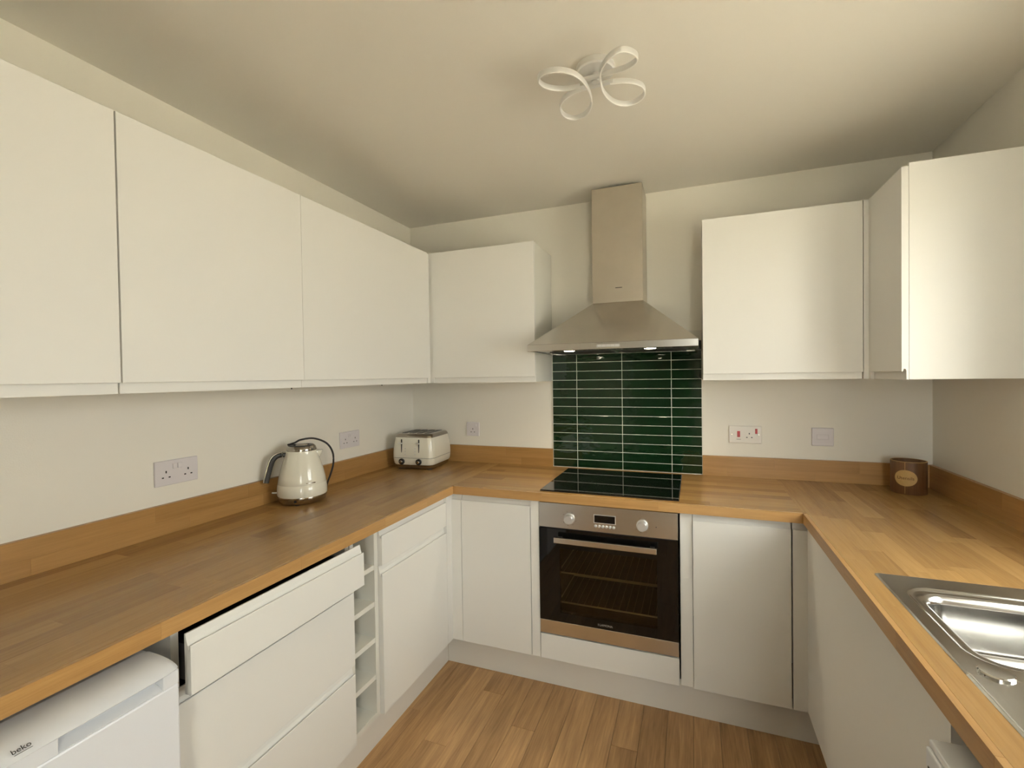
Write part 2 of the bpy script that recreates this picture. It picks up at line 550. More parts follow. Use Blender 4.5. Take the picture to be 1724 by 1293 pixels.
set_props(obj('bounce_paving', mkbox(W + 0.2, W + 7, -7, 4, -0.16, -0.14), mat('pale_bounce_paving', (0.56, 0.52, 0.45), 0.85, var=0.08, vscale=3, bump=0.2, bscale=40)), 'pale paving added unseen outside the window to bounce light onto the ceiling', kind='structure')  # unseen slab added to throw light up through the window onto the ceiling
set_props(obj('ground', mkbox(-14, 16, -18, 10, -0.25, -0.16), 'lawn'), 'lawn outside the house', kind='structure')

# window over the sink
wn = thing('window_1', 'white framed window over the sink', None, (W, (WIN_Y0 + WIN_Y1) / 2, WIN_Z0)); wn['kind'] = 'structure'
bm = bmesh.new()
fx0, fx1, t = W + 0.05, W + 0.11, 0.055
for a in ((WIN_Y0, WIN_Y1, WIN_Z0, WIN_Z0 + t), (WIN_Y0, WIN_Y1, WIN_Z1 - t, WIN_Z1), (WIN_Y0, WIN_Y0 + t, WIN_Z0 + t, WIN_Z1 - t), (WIN_Y1 - t, WIN_Y1, WIN_Z0 + t, WIN_Z1 - t), ((WIN_Y0 + WIN_Y1) / 2 - 0.04, (WIN_Y0 + WIN_Y1) / 2 + 0.04, WIN_Z0 + t, WIN_Z1 - t)):
    box(bm, fx0, fx1, *a, 0.003)
obj('window_frame', bm, 'winframe', wn)
ym = (WIN_Y0 + WIN_Y1) / 2
for a, b_ in ((WIN_Y0 + t, ym - 0.04), (ym + 0.04, WIN_Y1 - t)):
    obj('pane', mkbox(W + 0.078, W + 0.084, a, b_, WIN_Z0 + t, WIN_Z1 - t), 'pane', wn)
obj('window_sill', mkbox(W - 0.02, W + 0.05, WIN_Y0, WIN_Y1, WIN_Z0, WIN_Z0 + 0.018, 0.004), 'winframe', wn)
# glazed door behind the camera
dn = thing('door_1', 'white glazed garden door', None, ((DR_X0 + DR_X1) / 2, YR, 0)); dn['kind'] = 'structure'
bm = bmesh.new()
for a in ((DR_X0, DR_X0 + 0.08, 0, DR_Z1), (DR_X1 - 0.08, DR_X1, 0, DR_Z1), (DR_X0 + 0.08, DR_X1 - 0.08, DR_Z1 - 0.08, DR_Z1), (DR_X0 + 0.08, DR_X1 - 0.08, 0, 0.30)):
    box(bm, a[0], a[1], YR - 0.11, YR - 0.05, a[2], a[3], 0.003)
obj('door_frame', bm, 'winframe', dn)
obj('pane', mkbox(DR_X0 + 0.08, DR_X1 - 0.08, YR - 0.085, YR - 0.079, 0.30, DR_Z1 - 0.08), 'pane', dn)
bm = cyl(bmesh.new(), (DR_X0 + 0.04, YR - 0.05, 1.0), (DR_X0 + 0.04, YR - 0.005, 1.0), 0.01)
cyl(bm, (DR_X0 + 0.04, YR - 0.005, 1.0), (DR_X0 + 0.15, YR - 0.005, 1.0), 0.009)
obj('door_handle', bm, 'chrome', dn, 40)

# ------------------------------------------------------------------ worktops
ZW, ZB = 0.910, 0.872
XF, YF, XRF = 0.624, -0.630, 2.0865
YEND = -2.78
SW = 0.0604
SK = (2.143, 2.640, -2.10, -1.173)              # sink deck x0,x1,y0,y1
HOLE = (2.160, 2.622, -2.083, -1.190)


def stave(parent, x0, x1, y0, y1, along, z0, z1, tone, material='top', bev=0.0002, name='stave'):
    if along == 'y':
        l2, w2 = (y1 - y0) / 2, (x1 - x0) / 2
    else:
        l2, w2 = (x1 - x0) / 2, (y1 - y0) / 2
    h2 = (z1 - z0) / 2
    o = obj(name, mkbox(-l2 + 0.00005, l2 - 0.00005, -w2 + 0.00005, w2 - 0.00005, -h2, h2, bev), material, parent)
    o.location = ((x0 + x1) / 2, (y0 + y1) / 2, (z0 + z1) / 2)
    o.rotation_euler = (0, 0, R(90) if along == 'y' else 0)
    o.color = (tone, tone, tone, 1)
    return o


def cuts_for(a, b_, lo=0.28, hi=0.62):
    c = [a]
    first = rng.uniform(0.1, hi)
    p = a + first
    while p < b_ - 0.12:
        c.append(p)
        p += rng.uniform(lo, hi)
    c.append(b_)
    return c


def tone():
    return min(1, max(0, rng.gauss(0.5, 0.30)))


def worktop(name, label, x0, x1, y0, y1, along, edge, hole=None):
    """edge = 'x1', 'y0' or 'x0': which side is the square front edge"""
    t = thing(name, label, 'worktop', ((x0 + x1) / 2, (y0 + y1) / 2, ZB))
    E_ = 0.012
    bx0, bx1, by0, by1 = x0, x1, y0, y1
    if edge == 'x1': bx1 = x1 - E_
    if edge == 'x0': bx0 = x0 + E_
    if edge == 'y0': by0 = y0 + E_
    bm = bmesh.new()
    if hole:
        hx0, hx1, hy0, hy1 = hole
        for a in ((bx0, hx0, by0, by1), (hx1, bx1, by0, by1), (hx0, hx1, by0, hy0), (hx0, hx1, hy1, by1)):
            box(bm, *a, ZB, ZW - 0.003)
    else:
        box(bm, bx0, bx1, by0, by1, ZB, ZW - 0.003)
    obj('board', bm, 'top', t)
    # staves on top
    if along == 'y':
        n = round((bx1 - bx0) / SW); w = (bx1 - bx0) / n
        for i in range(n):
            xa, xb = bx0 + i * w, bx0 + (i + 1) * w
            c = cuts_for(by0, by1)
            for ya, yb in zip(c, c[1:]):
                tn = tone()
                segs = [(xa, xb, ya, yb)]
                if hole and xb > hx0 and xa < hx1:
                    segs = []
                    if ya < hy0: segs.append((xa, xb, ya, min(yb, hy0)))
                    if yb > hy1: segs.append((xa, xb, max(ya, hy1), yb))
                    m0, m1 = max(ya, hy0), min(yb, hy1)
                    if m1 > m0:
                        if xa < hx0: segs.append((xa, hx0, m0, m1))
                        if xb > hx1: segs.append((hx1, xb, m0, m1))
                for s in segs:
                    if s[1] - s[0] > 0.002 and s[3] - s[2] > 0.002:
                        stave(t, s[0], s[1], s[2], s[3], 'y', ZW - 0.003, ZW, tn)
    else:
        n = round((by1 - by0) / SW); w = (by1 - by0) / n
        for i in range(n):
            c = cuts_for(bx0, bx1)
            for xa, xb in zip(c, c[1:]):
                stave(t, xa, xb, by0 + i * w, by0 + (i + 1) * w, 'x', ZW - 0.003, ZW, tone())
    # front edge blocks
    if edge in ('x1', 'x0'):
        e0, e1 = (x1 - E_, x1) if edge == 'x1' else (x0, x0 + E_)
        c = cuts_for(y0, y1 if y1 < -0.1 else YF, 0.3, 0.6)
        for ya, yb in zip(c, c[1:]):
            stave(t, e0, e1, ya, yb, 'y', ZB, ZW, tone(), 'topedge', 0.0003, 'edge_block')
    else:
        c = cuts_for(x0, x1, 0.3, 0.6)
        for xa, xb in zip(c, c[1:]):
            stave(t, xa, xb, y0, y0 + E_, 'x', ZB, ZW, tone(), 'topedge', 0.0003, 'edge_block')
    return t


wl = worktop('worktop', 'oak block worktop under the kettle along the left wall', 0.0, XF, YEND, 0.0, 'y', 'x1')
worktop('worktop', 'oak block worktop holding the black hob', XF, XRF, YF, 0.0, 'x', 'y0')
worktop('worktop', 'oak block worktop with the steel sink let into it', XRF, W, YEND, 0.0, 'y', 'x0', HOLE)
# the left run's edge strip stops at the inner corner; fill the rest of its row behind the back run
bm = mkbox(XF - 0.012, XF, YF, -0.0, ZB, ZW, 0.0004)
o = obj('stave', bm, 'top', wl); o.color = (0.5, 0.5, 0.5, 1)
bm = mkbox(XRF, XRF + 0.012, YF, 0, ZB, ZW, 0.0004)
o = obj('stave', bm, 'top', [q for q in bpy.data.objects if q.name == 'worktop.002'][0]); o.color = (0.55, 0.55, 0.55, 1)

HU = 0.102


def upstand(label, a0, a1, along, wall):
    if along == 'y':
        x0, x1 = (0, 0.018) if wall == 0 else (W - 0.018, W)
        t = thing('upstand', label, 'upstand', ((x0 + x1) / 2, (a0 + a1) / 2, ZW))
    else:
        t = thing('upstand', label, 'upstand', ((a0 + a1) / 2, -0.009, ZW))
    zs = [ZW, ZW + 0.047, ZW + HU]
    for za, zb in zip(zs, zs[1:]):
        c = cuts_for(a0, a1, 0.3, 0.55)
        for p, q in zip(c, c[1:]):
            if along == 'y':
                stave(t, x0, x1, p, q, 'y', za, zb, tone(), 'upst', 0.0005)
            else:
                stave(t, p, q, -0.018, 0, 'x', za, zb, tone(), 'upst', 0.0005)


TX = [0.9493, 1.0919, 1.3445, 1.6015, 1.7510]
upstand('oak block upstand along the left wall behind the kettle', YEND, -0.018, 'y', 0)
upstand('oak block upstand between the toaster and the green tiles', 0.0, TX[0] - 0.001, 'x', 0)
upstand('oak block upstand between the green tiles and the utensil pot', TX[4] + 0.001, W, 'x', 0)
upstand('dark oak block upstand along the wall behind the sink', YEND, -0.018, 'y', 1)

# ------------------------------------------------------------------ tile splashback
sp = thing('splashback', 'glossy bottle green tile splashback with white grout behind the hob', 'splashback', (1.35, -0.004, ZW))
obj('grout', mkbox(TX[0] - 0.0015, TX[4] + 0.0015, -0.0075, -0.0008, ZW, 1.66), 'grout', sp)
G = 0.0014
zrow = [ZW + 0.0015] + [0.957 + 0.0502 * k for k in range(14)]
for r_ in range(len(zrow) - 1):
    for c in range(4):
        x0, x1, z0, z1 = TX[c] + G, TX[c + 1] - G, zrow[r_] + G, zrow[r_ + 1] - G
        xc, zc = (x0 + x1) / 2, (z0 + z1) / 2
        b2 = mkbox(x0 - xc, x1 - xc, -0.0035, 0.0035, z0 - zc, z1 - zc, 0.0009, 2)
        o = obj('tile', b2, 'tile', sp)
        o.location = (xc, -0.0055 + rng.uniform(-0.0002, 0.0002), zc)
        o.rotation_euler = (R(rng.uniform(-0.25, 0.25)), 0, R(rng.uniform(-0.2, 0.2)))

# ------------------------------------------------------------------ kitchen fronts with a J-shaped grip
TH = 0.020


def jprofile(z0, z1, lip=0.033, at='top'):
    """closed outline (depth from the back, height)"""
    if at == 'top':
        f_ = z1 - lip
        return [(0, z0), (TH - .0012, z0), (TH, z0 + .0012), (TH, f_ - .0015), (TH - .0012, f_), (TH - 0.0035, f_), (TH - 0.0040, f_ - 0.010), (0.0125, f_ - 0.011), (0.0105, f_ - 0.001), (0.0070, f_ + 0.010), (0.0048, f_ + 0.022), (0.0042, z1), (0, z1)]
    if at == 'bottom':
        f_ = z0 + lip
        return [(0, z1), (TH - .0012, z1), (TH, z1 - .0012), (TH, f_ + .0015), (TH - .0012, f_), (TH - 0.0035, f_), (TH - 0.006, f_ + 0.009), (0.0095, f_ + 0.009), (0.0065, f_ + 0.003), (0.0065, z0), (0, z0)]
    return [(0, z0), (TH - .0012, z0), (TH, z0 + .0012), (TH, z1 - .0012), (TH - .0012, z1), (0, z1)]


def front(name, side, plane, a0, a1, z0, z1, parent, at='top', lip=0.033, material='white', solid_end=None):
    """side: 'L' faces +x (plane = front x), 'B' faces -y, 'R' faces -x"""
    fn = {'L': lambda p, q, a: (plane - TH + p, a, q), 'B': lambda p, q, a: (a, plane + TH - p, q), 'R': lambda p, q, a: (plane + TH - p, a, q)}[side]
    bm = bmesh.new()
    prism(bm, jprofile(z0, z1, lip, at), fn, a0, a1)
    return obj(name, bm, material, parent)


def carcass(parent, x0, x1, y0, y1, z0, z1, open_side, t=0.018, top=False, material='carc'):
    bm = bmesh.new()
    box(bm, x0, x1, y0, y1, z0, z0 + t)
    if top:
        box(bm, x0, x1, y0, y1, z1 - t, z1)
        zt = z1 - t
    else:
        zt = z1
    if open_side in ('x1', 'x0'):
        box(bm, x0, x1, y0, y0 + t, z0 + t, zt)
        box(bm, x0, x1, y1 - t, y1, z0 + t, zt)
        if open_side == 'x1': box(bm, x0, x0 + 0.008, y0 + t, y1 - t, z0 + t, zt)
        else: box(bm, x1 - 0.008, x1, y0 + t, y1 - t, z0 + t, zt)
    else:
        box(bm, x0, x0 + t, y0, y1, z0 + t, zt)
        box(bm, x1 - t, x1, y0, y1, z0 + t, zt)
        box(bm, x0 + t, x1 - t, y1 - 0.008, y1, z0 + t, zt)
    return obj('carcass', bm, material, parent)


XL, YD, XR_ = 0.600, -0.609, 2.1045
Z0, Z1 = 0.151, 0.8705

# --- left run
t = thing('base_cabinet', 'white base cabinet with one drawer above a tall door beside the bottle rack', 'cabinet', (0.3, -0.91, Z0))
carcass(t, 0.02, XL - TH - .001, -1.163, -0.655, Z0, Z1, 'x1')
d1 = front('drawer', 'L', XL, -1.1600, -0.6605, 0.7225, Z1, t, lip=0.034)
obj('drawer_box', mkbox(0.10, XL - TH - .001, -1.135, -0.68, 0.735, 0.83), 'drawer_metal', d1)
front('door', 'L', XL, -1.1600, -0.6605, Z0, 0.7195, t, lip=0.030)
# corner post
t = thing('corner_post', 'white corner post where the left units meet the oven wall', 'filler', (XL, YD, Z0))
bm = bmesh.new()
prism(bm, jprofile(Z0, Z1, 0.0, 'none'), lambda p, q, a: (XL - TH + p, a, q), -0.6585, YD + TH)
obj('side_leg', bm, 'white', t)
bm = bmesh.new()
prism(bm, jprofile(Z0, Z1, 0.030), lambda p, q, a: (a, YD + TH - p, q), XL, 0.6525)
obj('front_leg', bm, 'white', t)

# bottle rack
t = thing('bottle_rack', 'narrow open white bottle rack with angled view of its shelves', 'rack', (0.3, -1.24, Z0))
t['label'] = 'narrow open white bottle rack with four shelves'
ya, yb = -1.3175, -1.1655
bm = bmesh.new()
box(bm, 0.02, 0.582, ya, ya + .018, Z0, Z1)
obj('side_panel', bm, 'carc', t)
obj('side_panel', mkbox(0.02, 0.582, yb - .018, yb, Z0, Z1), 'carc', t)
obj('back_panel', mkbox(0.02, 0.028, ya + .018, yb - .018, Z0, Z1), 'carc', t)
obj('base_panel', mkbox(0.028, 0.582, ya + .018, yb - .018, Z0, Z0 + .018), 'carc', t)
for z in (0.7225, 0.584, 0.4465, 0.306):
    obj('shelf', mkbox(0.028, 0.580, ya + .018, yb - .018, z - 0.009, z + 0.009), 'carc', t)

# drawer unit, the top drawer pulled out a little
t = thing('drawer_unit', 'white three-drawer unit with the top drawer pulled slightly open', 'drawers', (0.3, -1.62, Z0))
y0, y1 = -1.9215, -1.3195
carcass(t, 0.02, XL - TH - .001, y0, y1, Z0, Z1, 'x1')
OP = 0.045
dr = front('drawer', 'L', XL + OP, y0 + .001, y1 - .001, 0.7225, 0.8610, t, lip=0.0250)
bm = bmesh.new()
xf_ = XL + OP - TH
box(bm, 0.10, xf_, y0 + .022, y0 + .034, 0.735, 0.82)
box(bm, 0.10, xf_, y1 - .034, y1 - .022, 0.735, 0.82)
box(bm, 0.10, 0.112, y0 + .034, y1 - .034, 0.735, 0.82)
box(bm, 0.112, xf_, y0 + .034, y1 - .034, 0.735, 0.743)
obj('drawer_box', bm, 'drawer_metal', dr)
for za, zb, lp in ((0.4355, 0.7195, 0.030), (Z0, 0.4325, 0.030)):
    dr = front('drawer', 'L', XL, y0 + .001, y1 - .001, za, zb, t, lip=lp)
    obj('drawer_box', mkbox(0.10, XL - TH - .001, y0 + .022, y1 - .022, za + .012, za + .17), 'drawer_metal', dr)

# --- back run
t = thing('base_cabinet', 'white base cabinet with a plain door between corner post and oven', 'cabinet', (0.83, -0.3, Z0))
carcass(t, 0.654, 1.0275, YD + TH + .001, -0.02, Z0, Z1, 'y')
front('door', 'B', YD, 0.6550, 1.0060, Z0, Z1, t, lip=0.030)
t = thing('oven_housing', 'white housing around the oven with filler strips and a panel beneath', 'cabinet', (1.35, -0.3, Z0))
carcass(t, 1.0285, 1.6735, YD + TH + .001, -0.02, Z0, Z1, 'y')
obj('filler_strip', mkbox(1.0085, 1.0485, YD + 0.002, YD + TH, Z0 + 0.0, Z1, 0.001), 'white', t)
obj('filler_strip', mkbox(1.6535, 1.7010, YD + 0.010, YD + TH, Z0 + 0.0, Z1, 0.001), 'white', t)
obj('panel', mkbox(1.0515, 1.6475, YD - 0.001, YD + TH, Z0, 0.2635, 0.0015), 'white', t)
t = thing('base_cabinet', 'white base cabinet with a plain door right beside the oven', 'cabinet', (1.9, -0.3, Z0))
carcass(t, 1.6745, 2.0535, YD + TH + .001, -0.02, Z0, Z1, 'y')
front('door', 'B', YD, 1.7030, 2.0505, Z0, Z1, t, lip=0.030)
t = thing('corner_post', 'white corner post where the oven wall meets the sink side', 'filler', (XR_, YD, Z0))
bm = bmesh.new()
prism(bm, jprofile(Z0, Z1, 0.030), lambda p, q, a: (a, YD + TH - p, q), 2.0560, XR_ + TH)
obj('front_leg', bm, 'white', t)

# --- right run: plain doored sink cabinet
YS = -1.6610
t = thing('sink_cabinet', 'white sink cabinet with one wide plain door under the worktop', 'cabinet', (2.4, -1.15, Z0))
carcass(t, XR_ + TH + .001, W - .02, YS, -0.640, Z0, Z1, 'x0')
bm = bmesh.new()
prism(bm, jprofile(Z0, Z1, 0, 'none'), lambda p, q, a: (XR_ + TH - p, a, q), YS + .0015, YD)
obj('door', bm, 'white', t)

# plinths
set_props(obj('plinth', mkbox(0.522, 0.540, -1.92, -0.553, 0, Z0 - .001, 0.0008), 'plinth'), 'white plinth board under the left drawers and bottle rack', 'plinth')
set_props(obj('plinth', mkbox(0.540, 2.16, -0.553, -0.535, 0, Z0 - .001, 0.0008), 'plinth'), 'white plinth board under the oven', 'plinth')
set_props(obj('plinth', mkbox(2.16, 2.178, YS, -0.553, 0, Z0 - .001, 0.0008), 'plinth'), 'white plinth board under the sink cabinet', 'plinth')

# ------------------------------------------------------------------ wall cabinets
ZC0, ZC1 = 1.4045, 2.1315
XW, YW = 0.3307, -0.3251
LB = 0.028
GRPW = None


def wall_cab(label, side, plane, a0, a1, d0, d1):
    """carcass from a0..a1 along the wall, door d0..d1"""
    if side == 'L':
        t = thing('wall_cabinet', label, 'cabinet', (0.16, (a0 + a1) / 2, ZC0))
        obj('carcass', mkbox(0.002, plane - TH - .001, a0 + .0005, a1 - .0005, ZC0 + .001, ZC1 - .002), 'carc', t)
    else:
        t = thing('wall_cabinet', label, 'cabinet', ((a0 + a1) / 2, -0.16, ZC0))
        obj('carcass', mkbox(a0 + .0005, a1 - .0005, plane + TH + .001, -0.002, ZC0 + .001, ZC1 - .002), 'carc', t)
    front('door', side, plane, d0, d1, ZC0, ZC1, t, 'bottom', LB)
    return t


w1 = wall_cab('wide white wall cabinet meeting the corner above the far double socket', 'L', XW, -1.2530, -0.345, -1.2522, -0.3465)
w2 = wall_cab('white wall cabinet above the kettle, second along from the corner', 'L', XW, -1.8653, -1.2530, -1.8630, -1.2538)
w3 = wall_cab('white wall cabinet above the near double socket, third along from the corner', 'L', XW, -2.478, -1.8653, -2.477, -1.8676)
for w_, y_ in ((w2, -1.275), (w1, -0.72)):
    obj('shelf_pin', cyl(bmesh.new(), (0.29, y_, ZC0 - 0.006), (0.29, y_, ZC0 + .002), 0.0022, 8), 'black', w_)
wall_cab('white wall cabinet above the toaster, left of the hood', 'B', YW, 0.3455, 0.948, 0.3455, 0.9475)
wall_cab('white wall cabinet above the red cooker switch, right of the hood', 'B', YW, 1.7525, 2.3600, 1.7525, 2.3592)
t = thing('corner_post', 'white corner post between the wall cabinets above the toaster', 'filler', (XW, YW, ZC0))
bm = bmesh.new()
P_ = [(XW - TH, -0.3448), (XW - .010, -0.3448), (XW - .010, YW + .010), (0.3448, YW + .010), (0.3448, YW + TH), (XW - TH, YW + TH)]
prism(bm, P_, lambda p, q, a: (p, q, a), ZC0, ZC1)
obj('post', bm, 'white', t)
XRW = 2.3789
t = thing('corner_post', 'white corner post between the wall cabinets above the fused switch', 'filler', (XRW, YW, ZC0))
bm = bmesh.new()
P_ = [(2.3618, YW), (2.3618, YW + TH), (XRW + TH, YW + TH), (XRW + TH, -0.3440), (XRW, -0.3440), (XRW, YW)]
prism(bm, P_, lambda p, q, a: (p, q, a), ZC0, ZC1)
obj('post', bm, 'white', t)
t = thing('wall_cabinet', 'narrow white wall cabinet on the window wall with its end panel showing', 'cabinet', (2.55, -0.5, ZC0))
obj('carcass', mkbox(XRW + TH + .0015, W - .002, -0.640, -0.02, ZC0 + .001, ZC1), 'carc', t)
obj('end_panel', mkbox(XRW + TH + .0008, W - .001, -0.6475, -0.640, ZC0, ZC1 + 0.011, 0.001), 'white', t)
front('door', 'R', XRW, -0.6470, -0.3450, ZC0, ZC1, t, 'bottom', LB)

# ------------------------------------------------------------------ cooker hood
t = thing('cooker_hood', 'stainless steel chimney cooker hood over the green tiles', 'hood', (1.35, 0, 1.553))
HX0, HX1, HY = 0.968, 1.7317, -0.500
CX0, CX1, CYF = 1.2305, 1.4820, -0.222
HZ0, HZ1, HZ2, HZ3 = 1.553, 1.5845, 1.802, 2.384
bm = bmesh.new()
# canopy: sloping shell from band to chimney, open below
A = [bm.verts.new(p) for p in ((HX0, HY, HZ1), (HX1, HY, HZ1), (HX1, -0.011, HZ1), (HX0, -0.011, HZ1))]
B = [bm.verts.new(p) for p in ((CX0, CYF, HZ2), (CX1, CYF, HZ2), (CX1, -0.011, HZ2), (CX0, -0.011, HZ2))]
for i in range(4):
    bm.faces.new((A[i], A[(i + 1) % 4], B[(i + 1) % 4], B[i]))
bm.faces.new(B)
bm.faces.new(list(reversed(A)))
obj('canopy', bm, 'steel_x', t)
bm = bmesh.new()
box(bm, HX0, HX1, HY, HY + 0.012, HZ0, HZ1, 0.001)
box(bm, HX0, HX0 + 0.012, HY + .012, -0.011, HZ0, HZ1, 0.001)
box(bm, HX1 - 0.012, HX1, HY + .012, -0.011, HZ0, HZ1, 0.001)
box(bm, HX0 + 0.012, HX1 - 0.012, -0.02, -0.011, HZ0, HZ1)
rim = obj('rim_band', bm, 'steel_x', t)
under = obj('underside', mkbox(HX0 + .012, HX1 - .012, HY + .012, -0.02, HZ0 + 0.004, HZ0 + 0.012), 'steel_x', t)
for xa, xb in ((1.02, 1.335), (1.365, 1.68)):
    f_ = obj('grease_filter', mkbox(xa, xb, -0.30, -0.05, HZ0 + 0.001, HZ0 + 0.004, 0.001), 'drawer_metal', t)
obj('chimney', mkbox(CX0, CX1, CYF, -0.011, HZ2, HZ3, 0.0015), 'steel_v', t)
ch = [q for q in t.children if q.name.startswith('chimney')][0]
obj('chimney_slot', mkbox(1.346, 1.380, CYF - .0006, CYF + .001, 1.873, 1.8765), 'ink', ch)
cp = obj('control_panel', mkbox(1.300, 1.404, HY - .002, HY + .001, 1.5615, 1.5745, 0.001), 'knob', rim)
for k in range(5):
    x_ = 1.306 + k * 0.0195
    obj('button', mkbox(x_, x_ + 0.016, HY - .0038, HY - .0015, 1.5635, 1.5725, 0.0006), 'lampmetal', rim)
for lx, ly in ((1.153, -0.415), (1.528, -0.415)):
    bm = lathe(bmesh.new(), [(0.026, 0.004), (0.036, 0.003), (0.036, 0.0), (0.029, -0.002), (0.026, 0.0), (0.026, 0.004)], 28, (lx, ly, HZ0 + 0.002))
    lp = obj('lamp_ring', bm, 'chrome', t, 40)
    obj('lamp_lens', lathe(bmesh.new(), [(0, 0.004), (0.026, 0.004), (0.026, -0.001), (0.018, -0.003), (0, -0.0035)], 28, (lx, ly, HZ0 + 0.001)), 'led', lp, 60)
    ld = bpy.data.lights.new('hood_lamp', 'SPOT')
    ld.energy = 5.0
    ld.color = (1.0, 0.86, 0.62)
    ld.spot_size = R(125)
    ld.spot_blend = 0.7
    ld.shadow_soft_size = 0.025
    lo = bpy.data.objects.new('hood_lamp', ld)
    lo.location = (lx, ly, HZ0 - 0.006)
    COL.objects.link(lo)

# ------------------------------------------------------------------ hob
t = thing('hob', 'black glass ceramic hob set in the worktop in front of the green tiles', 'hob', (1.35, -0.33, ZW))
obj('glass_plate', mkbox(1.0515, 1.6500, -0.5915, -0.0700, ZW + .001, ZW + .0065, 0.001), 'bglass', t)
obj('edge_trim', mkbox(1.0505, 1.6510, -0.5925, -0.0690, ZW, ZW + .0025), 'black', t)
for zx, zy, zr in ((1.20, -0.45, 0.09), (1.20, -0.20, 0.072), (1.50, -0.45, 0.072), (1.50, -0.20, 0.09)):
    bm = lathe(bmesh.new(), [(zr, 0), (zr, 0.0001), (zr - .0015, 0.0001), (zr - .0015, 0), (zr, 0)], 48, (zx, zy, ZW + .0065))
    obj('zone_ring', bm, mat('dark_zone_print', (0.015, 0.015, 0.015), 0.1, bump=0.01) if 'zone' not in M else M['zone'], t)

# ------------------------------------------------------------------ oven
OX0, OX1, OZ0, OZ1 = 1.0508, 1.6462, 0.2712, 0.8650
t = thing('oven', 'built-in stainless steel and black glass oven below the hob', 'oven', (1.348, YD, OZ0))
YO = YD - 0.002
# cavity
bm = bmesh.new()
cx0, cx1, cz0, cz1, cyb = 1.115, 1.580, 0.345, 0.705, -0.17
for a in ((cx0 - .01, cx0, YO + .03, cyb, cz0, cz1), (cx1, cx1 + .01, YO + .03, cyb, cz0, cz1), (cx0 - .01, cx1 + .01, YO + .03, cyb, cz0 - .01, cz0), (cx0 - .01, cx1 + .01, YO + .03, cyb, cz1, cz1 + .01), (cx0 - .01, cx1 + .01, cyb, cyb + .01, cz0 - .01, cz1 + .01)):
    box(bm, *a)
cav = obj('cavity', bm, 'cavity', t)
for z in (0.528, 0.390):
    bm = bmesh.new()
    for y_ in (-0.545, -0.24):
        cyl(bm, (cx0 + .006, y_, z), (cx1 - .006, y_, z), 0.0040, 8)
    cyl(bm, (cx0 + .006, -0.545, z), (cx0 + .006, -0.24, z), 0.0028, 8)
    cyl(bm, (cx1 - .006, -0.545, z), (cx1 - .006, -0.24, z), 0.0028, 8)
    for k in range(14):
        x_ = cx0 + 0.03 + k * 0.0312
        cyl(bm, (x_, -0.545, z + .003), (x_, -0.24, z + .003), 0.0005, 5)
    obj('wire_shelf', bm, 'wire', cav, 60)
cpn = obj('control_panel', mkbox(OX0, OX1, YO, YO + .03, 0.7535, OZ1, 0.0012), 'steel_x', t)
for kx in (1.1915, 1.5050):
    bm = bmesh.new()
    tmp = lathe(bm, [(0, 0), (0.024, 0), (0.024, 0.004), (0.0205, 0.006), (0.0195, 0.022), (0.017, 0.025), (0, 0.0255)], 32)
    bm.transform(frame((kx, YO - .0005, 0.801), (1, 0, 0), (0, 0, 1), (0, -1, 0)))
    obj('knob', bm, 'knob', cpn, 40)
    # printed scale around the knob
    for k in range(8):
        a = R(-60 + k * 42)
        obj('tick_mark', mkbox(kx + .031 * math.sin(a) - .0012, kx + .031 * math.sin(a) + .0012, YO - .0006, YO + .0004, .801 + .031 * math.cos(a) - .0012, .801 + .031 * math.cos(a) + .0012), 'ink', cpn)
obj('display_frame', mkbox(1.2995, 1.3955, YO - .0012, YO + .001, 0.7920, 0.8305, 0.0008), 'knob', cpn)
obj('display', mkbox(1.3035, 1.3920, YO - .0018, YO + .001, 0.7955, 0.8270, 0.0005), 'bglass', cpn)
for k in range(6):
    x_ = 1.3085 + k * 0.0155
    bm = lathe(bmesh.new(), [(0, 0), (0.0062, 0), (0.0062, 0.003), (0.005, 0.004), (0, 0.0043)], 18)
    bm.transform(frame((x_, YO - .0003, 0.7800), (1, 0, 0), (0, 0, 1), (0, -1, 0)))
    obj('button', bm, 'knob', cpn, 40)
obj('indicator', cyl(bmesh.new(), (1.561, YO + .001, 0.7995), (1.561, YO - .0008, 0.7995), 0.0022, 10), 'ink', cpn)
# door
door = obj('door', None or bmesh.new(), 'bglass', t)
bm = bmesh.new()
dz0, dz1 = 0.3325, 0.7495
wx0, wx1, wz0, wz1 = 1.145, 1.5625, 0.372, 0.664
for a in ((OX0, wx0, dz0, dz1), (wx1, OX1, dz0, dz1), (wx0, wx1, dz0, wz0), (wx0, wx1, wz1, dz1)):
    box(bm, a[0], a[1], YO - .001, YO + .024, a[2], a[3])
bm.to_mesh(door.data); bm.free()
obj('window_pane', mkbox(wx0, wx1, YO - .0008, YO + .004, wz0, wz1), 'ovenpane', door)
bm = mkbox(1.1305, 1.5650, YO - 0.045, YO - 0.031, 0.7000, 0.7235, 0.002, 2)
hd = obj('handle', bm, 'steel_x', door)
for hx in (1.15, 1.545):
    obj('handle_foot', mkbox(hx - .009, hx + .009, YO - 0.033, YO - .0005, 0.705, 0.718, 0.001), 'black', hd)
obj('bottom_trim', mkbox(OX0, OX1, YO - .001, YO + .024, OZ0, 0.3312, 0.001), 'steel_x', t)
obj('vent_slot', mkbox(OX0 + .01, OX1 - .01, YO + .004, YO + .02, 0.7495, 0.7535), 'black', t)
text_obj('brand_lettering', 'LAMONA', 0.0135, 'inklt', door, FACE_B((1.349, YO - .0013, 0.3485)))
obj('brand_mark', mkbox(1.3145, 1.3160, YO - .0016, YO - .0005, 0.3445, 0.353), 'inklt', door)

